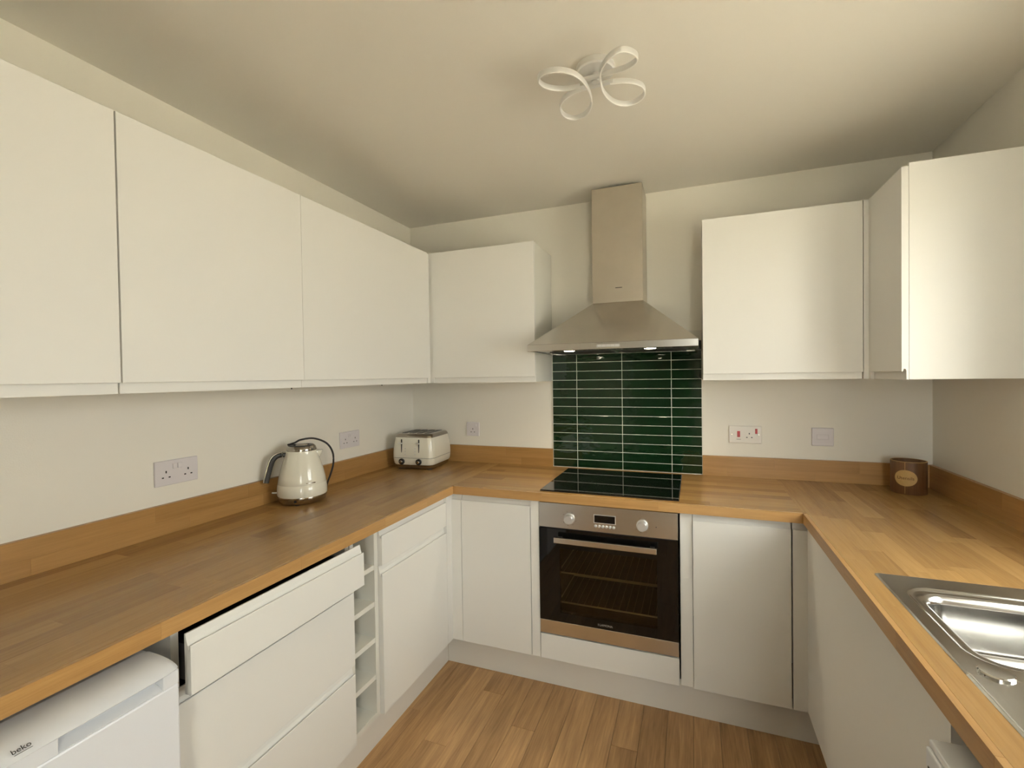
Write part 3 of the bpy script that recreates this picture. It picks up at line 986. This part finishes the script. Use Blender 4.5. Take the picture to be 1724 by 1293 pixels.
# ------------------------------------------------------------------ sink (height-field pressing)
t = thing('sink', 'stainless steel inset sink with bowl and drainer', 'sink', ((SK[0] + SK[1]) / 2, (SK[2] + SK[3]) / 2, ZW))
def sd_rr(x, y, x0, x1, y0, y1, r):
    qx = abs(x - (x0 + x1) / 2) - (x1 - x0) / 2 + r
    qy = abs(y - (y0 + y1) / 2) - (y1 - y0) / 2 + r
    return math.hypot(max(qx, 0), max(qy, 0)) + min(max(qx, qy), 0) - r


def smooth(a, b_, v):
    v = max(0, min(1, (v - a) / (b_ - a)))
    return v * v * (3 - 2 * v)


YM = -1.615                                     # bowl part beyond, drainer part this side
ZD = ZW + 0.0028


def drain_z(x, y):
    z = ZD
    e = -sd_rr(x, y, SK[0], SK[1], SK[2], SK[3], 0.012)
    if e < 0.004:
        z -= 0.0026 * (1 - max(e, 0) / 0.004)
    s2 = -sd_rr(x, y, 2.235, 2.600, -2.065, -1.640, 0.05)
    if s2 > 0:
        z -= 0.006 * smooth(0, 0.014, s2)
        if s2 > 0.02:
            z += 0.0022 * smooth(0.02, 0.03, s2) * (0.5 + 0.5 * math.cos((x - 2.24) / 0.03 * 2 * PI))
    return z


bm = bmesh.new()
nx, ny = 125, 120
grid = [[bm.verts.new((SK[0] + (SK[1] - SK[0]) * i / nx, SK[2] + (YM - SK[2]) * j / ny, drain_z(SK[0] + (SK[1] - SK[0]) * i / nx, SK[2] + (YM - SK[2]) * j / ny))) for j in range(ny + 1)] for i in range(nx + 1)]
for i in range(nx):
    for j in range(ny):
        bm.faces.new((grid[i][j], grid[i + 1][j], grid[i + 1][j + 1], grid[i][j + 1]))
obj('drainer', bm, 'sink', t, 80)
# bowl: rings of rounded rectangles pressed down from the flat deck
bx0, bx1, by0, by1, br = 2.172, 2.600, -1.578, -1.238, 0.062
bcx, bcy = (bx0 + bx1) / 2, (by0 + by1) / 2
steps = [(-0.010, 0.0), (-0.004, 0.0), (-0.001, 0.0), (0.0, 0.0), (0.002, 0.0004), (0.004, 0.0014), (0.006, 0.0026), (0.008, 0.0036), (0.010, 0.0042), (0.013, 0.0045), (0.016, 0.0048)]
for k in range(1, 11):                           # convex roll
    a = R(84 * k / 10)
    steps.append((0.016 + 0.020 * math.sin(a), 0.0048 + 0.020 * (1 - math.cos(a))))
for dpt in (0.05, 0.08, 0.11):
    steps.append((0.036 + (dpt - 0.02) * 0.06, dpt))
for k in range(1, 8):                            # concave fillet to the floor
    a = R(88 * k / 7)
    steps.append((0.0415 + 0.028 * (1 - math.cos(a)), 0.11 + 0.028 * math.sin(a)))
bm = bmesh.new()
NC = 10
ow, oh = SK[1] - SK[0], SK[3] - YM
ocx, ocy = (SK[0] + SK[1]) / 2, (SK[3] + YM) / 2
rings = []
for k, zz, r_ in ((0, ZW + 0.0003, 0.004), (0.0035, ZD, 0.004)):
    rings.append([bm.verts.new((ocx + p, ocy + q, zz)) for p, q in rrect(ow - 2 * k, oh - k, r_, NC)])
for ins, dp in steps:
    rings.append([bm.verts.new((bcx + p, bcy + q, ZD - dp)) for p, q in rrect(bx1 - bx0 - 2 * ins, by1 - by0 - 2 * ins, max(br - ins * 0.55, 0.02) if ins > -0.005 else 0.06, NC)])
for A, B in zip(rings, rings[1:]):
    n_ = len(A)
    for k in range(n_):
        bm.faces.new((A[k], A[(k + 1) % n_], B[(k + 1) % n_], B[k]))
cv = bm.verts.new((bcx, bcy, ZD - 0.142))
for k in range(len(rings[-1])):
    bm.faces.new((rings[-1][k], rings[-1][(k + 1) % len(rings[-1])], cv))
obj('bowl', bm, 'sink', t, 25)
bm = lathe(bmesh.new(), [(0, 0.0), (0.0245, 0.0), (0.0245, 0.0035), (0.0225, 0.0055), (0, 0.0062)], 36, (2.189, -1.601, ZW + 0.0024))
obj('tap_hole_cover', bm, 'sink', t, 40)
bm = lathe(bmesh.new(), [(0, 0.002), (0.03, 0.002), (0.038, 0.004), (0.042, 0.001), (0.042, -0.002)], 32, (bcx, bcy, ZD - 0.143))
obj('waste', bm, 'chrome', t, 40)

# ------------------------------------------------------------------ sockets and switches
def plate_frame(side, a, z):
    """local frame: x along wall, y up, z out of the wall"""
    return FACE_PX((0.0, a, z)) if side == 'L' else FACE_B((a, 0.0, z))


def pbox(w0, w1, h0, h1, d0, d1, mw, bev=0.0, seg=1):
    bm = mkbox(w0, w1, h0, h1, d0, d1, bev, seg)
    bm.transform(mw)
    return bm


def pins(parent, mw, cx_, cy_):
    for a in ((cx_ - .0022, cx_ + .0022, cy_ + .005, cy_ + .013), (cx_ - .0145, cx_ - .0078, cy_ - .012, cy_ - .0078), (cx_ + .0078, cx_ + .0145, cy_ - .012, cy_ - .0078)):
        obj('pin_hole', pbox(a[0], a[1], a[2], a[3], 0.0085, 0.0094, mw), 'black', parent)


def double_socket(label, side, a, z):
    mw = plate_frame(side, a, z)
    t = thing('double_socket', label, 'socket', mw.translation)
    obj('plate', pbox(-.074, .074, -.043, .043, 0, .009, mw, 0.0025, 2), 'plastic', t)
    for s in (-1, 1):
        pins(t, mw, s * .038, -.005)
        obj('rocker_switch', pbox(s * .0085 - .0075, s * .0085 + .0075, .012, .030, .008, .0125, mw, 0.0012), 'plastic', t)
    return t


double_socket('white double socket on the left wall, the one away from the toaster', 'L', -1.519, 1.118)
double_socket('white double socket on the left wall between kettle and toaster', 'L', -0.620, 1.114)
mw = plate_frame('B', 0.433, 1.113)
t = thing('single_socket', 'white single socket beside the toaster', 'socket', mw.translation)
obj('plate', pbox(-.043, .043, -.043, .043, 0, .009, mw, 0.0025, 2), 'plastic', t)
pins(t, mw, 0, -.008)
obj('rocker_switch', pbox(.016, .026, .014, .032, .008, .0125, mw, 0.0012), 'plastic', t)
mw = plate_frame('B', 1.952, 1.125)
t = thing('cooker_switch', 'white cooker switch plate with red rockers and a socket', 'switch', mw.translation)
obj('plate', pbox(-.0745, .0745, -.0435, .0435, 0, .009, mw, 0.0025, 2), 'plastic_w', t)
obj('rocker_switch', pbox(-.0365, -.0235, -.013, .017, .008, .0125, mw, 0.001), 'red', t)
obj('rocker_switch', pbox(.045, .0555, .005, .030, .008, .0125, mw, 0.001), 'red', t)
pins(t, mw, .0185, -.004)
for sx_ in (-.061, .061):
    obj('screw', pbox(sx_ - .0025, sx_ + .0025, -.0025, .0025, .0085, .0096, mw, 0.0008), 'chrome', t)
obj('cooker_lettering', pbox(-.040, -.020, -.026, -.023, .0088, .0092, mw), 'inklt', t)
mw = plate_frame('B', 2.286, 1.1235)
t = thing('fused_switch', 'white fused spur plate on the wall near the utensil pot', 'switch', mw.translation)
obj('plate', pbox(-.0455, .0455, -.0435, .0435, 0, .009, mw, 0.0035, 2), 'plastic', t)
obj('fuse_surround', pbox(-.025, .025, -.013, .013, .0085, .0096, mw, 0.0005), 'plastic', t)
obj('fuse_carrier', pbox(-.0232, .0232, -.0112, .0112, .009, .0112, mw, 0.0008), 'plastic', t)

# ------------------------------------------------------------------ kettle
KX, KY = 0.128, -1.072
t = thing('kettle', 'cream enamel jug kettle with chrome base and lid', 'kettle', (KX, KY, ZW))
base = obj('base', lathe(bmesh.new(), [(0, 0.004), (0.086, 0.004), (0.092, 0.008), (0.0985, 0.030), (0.0975, 0.034), (0, 0.034)], 48, (KX, KY, ZW)), 'chrome', t, 40)
for a in range(3):
    an = R(-62 + 120 * a)
    obj('foot', lathe(bmesh.new(), [(0, 0), (0.010, 0), (0.010, 0.005), (0, 0.005)], 16, (KX + .07 * math.cos(an), KY + .07 * math.sin(an), ZW)), 'black', base, 40)
body_prof = [(0, 0.0335), (0.0985, 0.0335), (0.1005, 0.038), (0.1000, 0.060), (0.0975, 0.082), (0.0968, 0.0828), (0.0968, 0.0842), (0.0972, 0.085), (0.0925, 0.110), (0.0855, 0.140), (0.0765, 0.170), (0.0685, 0.195), (0.0635, 0.212), (0.0620, 0.221), (0, 0.221)]
bm = lathe(bmesh.new(), body_prof, 64, (KX, KY, ZW))
body = obj('body', bm, 'cream', t, 50)
ax = Vector((0.66, 0.75, 0)).normalized()                       # spout side; handle is opposite
sd = Vector((-ax.y, ax.x, 0))
c0 = Vector((KX, KY, ZW))
# spout: a tapered lip
bm = bmesh.new()
rings = []
for rr, zz, wd in ((0.060, 0.165, 0.004), (0.0735, 0.185, 0.016), (0.0805, 0.200, 0.021), (0.0855, 0.2125, 0.022), (0.0845, 0.2165, 0.020)):
    ring = []
    for k in range(9):
        a = R(-90 + 180 * k / 8)
        ring.append(bm.verts.new(c0 + ax * (0.045 + (rr - 0.045) * math.cos(a)) + sd * wd * math.sin(a) * 1.25 + Vector((0, 0, zz - 0.012 * (1 - math.cos(a)) * 0))))
    rings.append(ring)
for A, B in zip(rings, rings[1:]):
    for k in range(8):
        bm.faces.new((A[k], A[k + 1], B[k + 1], B[k]))
bm.faces.new(rings[-1])
obj('spout', bm, 'cream', body, 60)
lid = obj('lid', lathe(bmesh.new(), [(0, 0.220), (0.0600, 0.220), (0.0610, 0.225), (0.0555, 0.238), (0.0530, 0.241), (0.040, 0.2405), (0, 0.2405)], 48, (KX, KY, ZW)), 'chrome', t, 40)
obj('lid_insert', lathe(bmesh.new(), [(0.050, 0.2408), (0.049, 0.2435), (0.034, 0.2440), (0.032, 0.2415)], 40, (KX, KY, ZW)), 'black', lid, 40)
obj('lid_button', lathe(bmesh.new(), [(0, 0.2475), (0.018, 0.247), (0.025, 0.2445), (0.026, 0.2405)], 32, (KX, KY, ZW)), 'chrome', lid, 50)
# handle: black grip with chrome outer face
hp = [c0 - ax * r_ + Vector((0, 0, z_)) for r_, z_ in ((0.056, 0.205), (0.078, 0.2065), (0.098, 0.201), (0.112, 0.186), (0.120, 0.165), (0.127, 0.140), (0.134, 0.112), (0.138, 0.094))]
path = catmull(hp, 6)
bm = sweep(bmesh.new(), path, rrect(0.023, 0.020, 0.006, 3), upv=-ax + Vector((0, 0, 0.001)))
hnd = obj('handle', bm, 'black', t, 50)
path2 = []
for i, p in enumerate(path):
    a = path[max(i - 1, 0)]; b_ = path[min(i + 1, len(path) - 1)]
    tg = (b_ - a).normalized()
    nrm = sd.cross(tg)
    if nrm.dot(-ax + Vector((0, 0, 0.8))) < 0: nrm = -nrm
    path2.append(p + nrm * 0.0105)
bm = sweep(bmesh.new(), path2, rrect(0.019, 0.006, 0.0025, 3), upv=-ax + Vector((0, 0, 0.001)))
obj('handle_trim', bm, 'chrome', hnd, 50)
lv = bmesh.new()
q0 = c0 - ax * 0.095 + Vector((0, 0, 0.046))
q1 = c0 - ax * 0.118 + Vector((0, 0, 0.049))
sweep(lv, [q0, q1], rrect(0.012, 0.004, 0.0015, 2))
obj('switch_lever', lv, 'lampdiff', t, 40)
# small lettering band
bm = bmesh.new()
for s0, s1 in ((-0.30, -0.12), (-0.08, 0.10)):
    vs0, vs1 = [], []
    for k in range(7):
        a = R(-45) + s0 + (s1 - s0) * k / 6 + 0.45
        vs0.append(bm.verts.new((KX + 0.0972 * math.cos(a), KY + 0.0972 * math.sin(a), ZW + 0.0905)))
        vs1.append(bm.verts.new((KX + 0.0968 * math.cos(a), KY + 0.0968 * math.sin(a), ZW + 0.0940)))
    for k in range(6):
        bm.faces.new((vs0[k], vs0[k + 1], vs1[k + 1], vs1[k]))
obj('name_band', bm, 'chrome', body, 60)
obj('sight_dot', cyl(bmesh.new(), (KX + .0925 * math.cos(R(-62)), KY + .0925 * math.sin(R(-62)), ZW + 0.020), (KX + .0975 * math.cos(R(-62)), KY + .0975 * math.sin(R(-62)), ZW + 0.020), 0.005, 14), 'black', base, 40)
# cord looped from the base over the lid
cpts = [(0.150, -0.960, 0.922), (0.166, -0.9655, 0.966), (0.182, -0.9577, 1.014), (0.1895, -0.9505, 1.057), (0.188, -0.953, 1.107), (0.170, -0.971, 1.149), (0.133, -1.008, 1.173), (0.097, -1.045, 1.170), (0.083, -1.062, 1.160), (0.079, -1.085, 1.1555), (0.078, -1.098, 1.1545)]
obj('cord', sweep(bmesh.new(), catmull(cpts, 6), circ(0.0041, 8)), 'blackrub', t, 60)
cpts = [(0.150, -0.960, 0.922), (0.143, -0.964, 0.917), (0.138, -0.972, 0.916)]
obj('cord_end', sweep(bmesh.new(), catmull(cpts, 4), circ(0.0041, 8)), 'blackrub', t, 60)

# ------------------------------------------------------------------ toaster
t = thing('toaster', 'cream four-slice toaster with chrome top in the corner', 'toaster', (0.193, -0.204, ZW), R(5.0))
TW, TD = 0.125, 0.133         # half sizes


def tsec(hw, hd, r, z, n=6):
    return [Vector((p, q, z)) for p, q in rrect(hw * 2, hd * 2, r, n)]


def loft(secs, cap0=True, cap1=True):
    bm = bmesh.new()
    rs = [[bm.verts.new(v) for v in s] for s in secs]
    for A, B in zip(rs, rs[1:]):
        n_ = len(A)
        for k in range(n_):
            bm.faces.new((A[k], A[(k + 1) % n_], B[(k + 1) % n_], B[k]))
    if cap0: bm.faces.new(rs[0])
    if cap1: bm.faces.new(list(reversed(rs[-1])))
    return bm


ch_ = obj('chassis', loft([tsec(TW - .008, TD - .008, .03, .006), tsec(TW - .004, TD - .004, .032, .020), tsec(TW - .002, TD - .002, .034, .028)]), 'chrome', t, 40, local=True)
for sx_ in (-1, 1):
    for sy_ in (-1, 1):
        obj('foot', lathe(bmesh.new(), [(0, 0), (0.016, 0), (0.016, 0.008), (0, 0.008)], 18, (sx_ * (TW - .035), sy_ * (TD - .035), 0)), 'black', t, 40, local=True)
prof = [(0.027, -.001), (0.034, .003), (0.050, .0055), (0.066, .0065)]
lower = obj('lower_shell', loft([tsec(TW + o_, TD + o_, .036, z_) for z_, o_ in prof]), 'cream', t, 40, local=True)
obj('seam', loft([tsec(TW + .0045, TD + .0045, .034, .0655), tsec(TW + .0045, TD + .0045, .034, .0685)]), 'black', t, 40, local=True)
prof = [(0.068, .0065), (0.095, .0065), (0.125, .0045), (0.155, .001), (0.178, -.003), (0.183, -.0045)]
upper = obj('upper_shell', loft([tsec(TW + o_, TD + o_, .036, z_) for z_, o_ in prof]), 'cream', t, 40, local=True)
prof = [(0.1825, -.004), (0.190, -.0055), (0.198, -.010), (0.202, -.016), (0.203, -.022)]
rim_ = obj('top_rim', loft([tsec(TW + o_, TD + o_, .036, z_) for z_, o_ in prof]), 'chrome', t, 50, local=True)
for k in range(4):
    x_ = -0.072 + k * 0.048
    obj('bread_slot', mkbox(x_ - .0125, x_ + .0125, -0.085, 0.095, 0.2024, 0.2038), 'black', rim_, local=True)
    obj('slot_edge', mkbox(x_ - .0145, x_ - .0128, -0.087, 0.097, 0.2024, 0.2048), 'chrome', rim_, local=True)
fy = -TD - 0.0066
for kx in (-0.062, 0.045):
    kb = obj('dial', None or bmesh.new(), 'black', t, local=True)
    bm = lathe(bmesh.new(), [(0, 0), (0.0175, 0), (0.0175, 0.008), (0.015, 0.011), (0.0095, 0.011), (0, 0.011)], 32)
    bm.transform(frame((kx, fy + .0010, 0.046), (1, 0, 0), (0, 0, 1), (0, -1, 0)))
    bm.to_mesh(kb.data); bm.free()
    bm = lathe(bmesh.new(), [(0.0085, 0.010), (0.0085, 0.0145), (0.007, 0.016), (0, 0.0165)], 24)
    bm.transform(frame((kx, fy + .0010, 0.046), (1, 0, 0), (0, 0, 1), (0, -1, 0)))
    obj('dial_cap', bm, 'chrome', kb, 40, local=True)
for kx in (-0.064, 0.045):
    obj('lever_slot', mkbox(kx - .0028, kx + .0028, fy + .0003, fy + .0065, 0.078, 0.173, 0.001), 'black', t, local=True)
    obj('lever', mkbox(kx - .012, kx + .010, fy - .017, fy - .0035, 0.148, 0.155, 0.002), 'lampmetal', t, local=True)
    obj('lever_stem', mkbox(kx - .002, kx + .002, fy - .006, fy + .006, 0.149, 0.154), 'black', t, local=True)
for s in (-0.040, 0.022):
    for k in range(3):
        bm = lathe(bmesh.new(), [(0, 0), (0.0032, 0), (0.0032, 0.003), (0, 0.0034)], 12)
        bm.transform(frame((s, fy + .0005, 0.088 + k * 0.0165), (1, 0, 0), (0, 0, 1), (0, -1, 0)))
        obj('button', bm, 'knob', t, 40, local=True)
obj('name_strip', mkbox(-0.037, 0.016, fy - .0006, fy + .001, 0.0765, 0.0785), 'knob', t, local=True)
bpy.context.view_layer.update()

# ------------------------------------------------------------------ utensil canister
UX, UY = 2.574, -0.137
t = thing('utensil_pot', 'round dark wood pot with a pale oval reading Utensils', 'pot', (UX, UY, ZW))
bm = lathe(bmesh.new(), [(0, 0.0), (0.061, 0.0), (0.0625, 0.002), (0.0625, 0.1375), (0.0620, 0.1385), (0.0590, 0.1385), (0.0585, 0.1375), (0.0585, 0.006), (0, 0.006)], 56, (UX, UY, ZW))
pot = obj('pot_body', bm, 'can', t, 40)
obj('rim', lathe(bmesh.new(), [(0.0627, 0.1372), (0.0627, 0.1388), (0.0588, 0.1390), (0.0588, 0.1372)], 56, (UX, UY, ZW)), 'canlt', t, 40)
va = math.atan2(-0.88, -0.47)          # which way the seal faces


def on_pot(ang, z, r_):
    return Vector((UX + r_ * math.cos(ang), UY + r_ * math.sin(ang), ZW + z))


bm = bmesh.new()
for za, zb in ((0.004, 0.040), (0.098, 0.137)):
    vs = [bm.verts.new(on_pot(va - 0.03 + d_, z_, 0.0629)) for z_ in (za, zb) for d_ in (-0.012, 0.012)]
    bm.faces.new((vs[0], vs[1], vs[3], vs[2]))
obj('seam_line', bm, 'canlt', pot)
bm = bmesh.new()
cvs = bm.verts.new(on_pot(va, 0.070, 0.0645))
ring, ring2 = [], []
for k in range(40):
    a = 2 * PI * k / 40
    ring.append(bm.verts.new(on_pot(va + 0.040 / 0.0645 * math.cos(a), 0.070 + 0.034 * math.sin(a), 0.0646)))
    ring2.append(bm.verts.new(on_pot(va + 0.0405 / 0.0645 * math.cos(a), 0.070 + 0.0345 * math.sin(a), 0.0622)))
# fill as strips so the oval follows the curve
mid = [bm.verts.new(on_pot(va + 0.018 / 0.0645 * math.cos(2 * PI * k / 40), 0.070 + 0.0145 * math.sin(2 * PI * k / 40), 0.0646)) for k in range(40)]
for k in range(40):
    k2 = (k + 1) % 40
    bm.faces.new((cvs, mid[k], mid[k2]))
    bm.faces.new((mid[k], ring[k], ring[k2], mid[k2]))
    bm.faces.new((ring[k], ring2[k], ring2[k2], ring[k2]))
seal = obj('oval_seal', bm, 'canlt', pot, 40)
tx = text_obj('lettering', 'Utensils', 0.0185, 'cantx', seal, Matrix.Identity(4), 0.0003)
for v in tx.data.vertices:
    a = va + v.co.x / 0.0650
    p = on_pot(a, 0.070 + v.co.y, 0.0650 + v.co.z)
    v.co = p

# ------------------------------------------------------------------ fridge
FY1, FY0 = -1.966, -2.515
FX = 0.676
t = thing('fridge', 'white undercounter fridge with rounded top edge beside the drawers', 'fridge', (0.35, (FY0 + FY1) / 2, 0))
obj('cabinet_body', mkbox(0.06, 0.612, FY0, FY1, 0.015, 0.838, 0.004), 'frost', t)
# rounded cap
capp = [(0.585, 0.822), (0.585, 0.8475), (0.612, 0.8470), (0.632, 0.8455), (0.650, 0.8420), (0.665, 0.8365), (0.676, 0.8300), (0.6825, 0.8235), (0.6815, 0.8215)]
bm = bmesh.new()
fr_pts = []
prof_n = len(capp)
secs = []
for yy, k in ((FY1, 0.0), (FY1 - 0.004, 0.4), (FY1 - 0.012, 0.75), (FY1 - 0.03, 1.0), (FY0 + 0.03, 1.0), (FY0 + 0.012, 0.75), (FY0 + 0.004, 0.4), (FY0, 0.0)):
    sec = []
    for x_, z_ in capp:
        sec.append(bm.verts.new((x_ if x_ < 0.6 else 0.6 + (x_ - 0.6) * (0.86 + 0.14 * k), yy, 0.822 + (z_ - 0.822) * (0.55 + 0.45 * k))))
    secs.append(sec)
for A, B in zip(secs, secs[1:]):
    for k in range(prof_n):
        bm.faces.new((A[k], A[(k + 1) % prof_n], B[(k + 1) % prof_n], B[k]))
bm.faces.new(secs[0]); bm.faces.new(list(reversed(secs[-1])))
cap_ = obj('top_cap', bm, 'frost_pl', t, 45)
# door with a recessed grip under the cap
dr = obj('door', mkbox(0.616, FX, FY0 + .001, FY1 - .001, 0.085, 0.7905, 0.004, 2), 'frost', t)
HA, HB = -2.172, -2.000
for a_, b_ in ((HB, FY1 - .001), (FY0 + .001, HA)):
    obj('door_top_strip', mkbox(0.616, FX - .0005, a_, b_, 0.7895, 0.8205, 0.0015), 'frost_pl', dr)
bm = bmesh.new()
gp = [(0.616, 0.7900), (FX - .002, 0.7900), (FX - .001, 0.793), (0.668, 0.797), (0.655, 0.802), (0.640, 0.810), (0.632, 0.8205), (0.616, 0.8205)]
prism(bm, gp, lambda p, q, a: (p, a, q), HA, HB)
obj('grip_recess', bm, 'frost_pl', dr, 50)
# logo on the sloping cap
o_ = Vector((0.6725, -2.2195, 0.8345))
nz = Vector((0.52, 0, 0.85)).normalized()
ny_ = Vector((-nz.z, 0, nz.x))
mwl = frame(o_ + nz * 0.0014, (0, 1, 0), ny_, nz)
text_obj('brand_lettering', 'beko', 0.0125, 'ink', cap_, mwl, 0.0002, 1.0)
bm = mkbox(-0.011, 0.012, -0.0074, -0.0068, -0.0002, 0.0004); bm.transform(mwl)
obj('logo_underline', bm, 'ink', cap_)
for yy in (FY0 + .06, FY1 - .06):
    obj('foot', cyl(bmesh.new(), (0.55, yy, 0), (0.55, yy, 0.016), 0.02, 14), 'black', t)
# ------------------------------------------------------------------ washing machine
WX, WY1, WY0, WZ = 2.056, -1.699, -2.295, 0.840
t = thing('washing_machine', 'white washing machine standing proud of the worktop beside the sink cabinet', 'appliance', (2.35, -2.0, 0))
obj('casing', mkbox(WX + 0.022, 2.60, WY0, WY1, 0.015, WZ - 0.012, 0.003), 'frost', t)
obj('lid_panel', mkbox(WX + 0.004, 2.61, WY0, WY1, WZ - 0.012, WZ, 0.003, 2), 'frost_pl', t)
obj('fascia', mkbox(WX, WX + 0.022, WY0, WY1, 0.71, WZ - .0125, 0.003, 2), 'frost_pl', t)
obj('front_panel', mkbox(WX + 0.002, WX + 0.022, WY0, WY1, 0.08, 0.7085, 0.003, 2), 'frost', t)
obj('soap_drawer', mkbox(WX - .002, WX + .002, -1.90, WY1 - .012, 0.722, 0.795, 0.0015), 'frost_pl', t)
obj('drawer_gap', mkbox(WX - .0008, WX + .002, -1.90, WY1 - .010, 0.796, 0.8005), 'ink', t)
bm = lathe(bmesh.new(), [(0.13, 0), (0.165, 0.002), (0.17, 0.02), (0.155, 0.028), (0.12, 0.024), (0.115, 0.005)], 40)
bm.transform(frame((WX + 0.002, -1.997, 0.40), (0, -1, 0), (0, 0, 1), (-1, 0, 0)))
obj('porthole_ring', bm, 'frost_pl', t, 40)
bm = lathe(bmesh.new(), [(0, 0.016), (0.06, 0.014), (0.118, 0.006)], 32)
bm.transform(frame((WX + 0.002, -1.997, 0.40), (0, -1, 0), (0, 0, 1), (-1, 0, 0)))
obj('porthole_glass', bm, 'bglass', t, 60)
bm = lathe(bmesh.new(), [(0, 0), (0.028, 0), (0.026, 0.018), (0, 0.02)], 28)
bm.transform(frame((WX, -2.15, 0.765), (0, -1, 0), (0, 0, 1), (-1, 0, 0)))
obj('programme_dial', bm, 'frost_pl', t, 40)
for xx, yy in ((2.1, WY0 + .06), (2.1, WY1 - .06), (2.55, WY0 + .06), (2.55, WY1 - .06)):
    obj('foot', cyl(bmesh.new(), (xx, yy, 0), (xx, yy, 0.016), 0.02, 14), 'black', t)

# ------------------------------------------------------------------ ceiling light of curled ribbons
LX, LY = 1.430, -1.145
t = thing('ceiling_light', 'silver ceiling light of four looping ribbon rings', 'lamp', (LX, LY, H))
obj('ceiling_rose', lathe(bmesh.new(), [(0, 0), (0.058, 0), (0.060, -0.004), (0.060, -0.020), (0.056, -0.024), (0, -0.025)], 40, (LX, LY, H)), 'lampmetal', t, 40)
obj('stem', cyl(bmesh.new(), (LX, LY, H - .05), (LX, LY, H - .024), 0.012, 18), 'lampmetal', t, 40)


def pix3(u, v, h):
    """point at drop h below the ceiling seen at crop pixel (u,v) of the light"""
    U, V = 860 + u * 0.16241, 30 + v * 0.16241
    d_ = fw + r2 * ((U - 862) / FPX) - u2 * ((V - 646.5) / FPX)
    k = (H - h - CZ) / d_.z
    return Vector((CX, CY, CZ)) + d_ * k


ribL = [(800, 715, .050), (680, 750, .058), (560, 825, .070), (512, 915, .078), (550, 1000, .084), (660, 1035, .088), (780, 985, .090), (835, 890, .090), (825, 790, .088), (780, 690, .086), (710, 610, .084), (610, 555, .080), (470, 535, .076), (335, 565, .072), (285, 630, .066), (330, 690, .060), (440, 725, .055), (590, 728, .050), (720, 705, .046)]
ribR = [(960, 585, .046), (1070, 550, .050), (1200, 505, .056), (1300, 435, .062), (1300, 375, .068), (1200, 325, .074), (1090, 345, .080), (990, 430, .085), (930, 540, .088), (930, 650, .090), (955, 745, .092), (1015, 825, .092), (1110, 880, .090), (1230, 885, .086), (1340, 835, .080), (1390, 765, .072), (1360, 695, .064), (1270, 658, .058), (1150, 650, .054), (1030, 665, .050)]
for rib in (ribL, ribR):
    path = catmull([pix3(*p) for p in rib], 6)
    rb = obj('ribbon', sweep(bmesh.new(), path, rrect(0.0045, 0.016, 0.0015, 2)), 'lampmetal', t, 50)
    obj('light_strip', sweep(bmesh.new(), [p + Vector((0, 0, -0.0085)) for p in path], rrect(0.0042, 0.003, 0.0012, 2)), 'lampdiff', rb, 50)
a_, b_ = pix3(740, 735, .050), pix3(1060, 655, .050)
obj('cross_bar', sweep(bmesh.new(), [a_, b_], rrect(0.014, 0.010, 0.002, 2)), 'lampmetal', t)
a_, b_ = pix3(720, 650, .046), pix3(1060, 565, .046)
obj('cross_bar', sweep(bmesh.new(), [a_, b_], rrect(0.014, 0.010, 0.002, 2)), 'lampmetal', t)
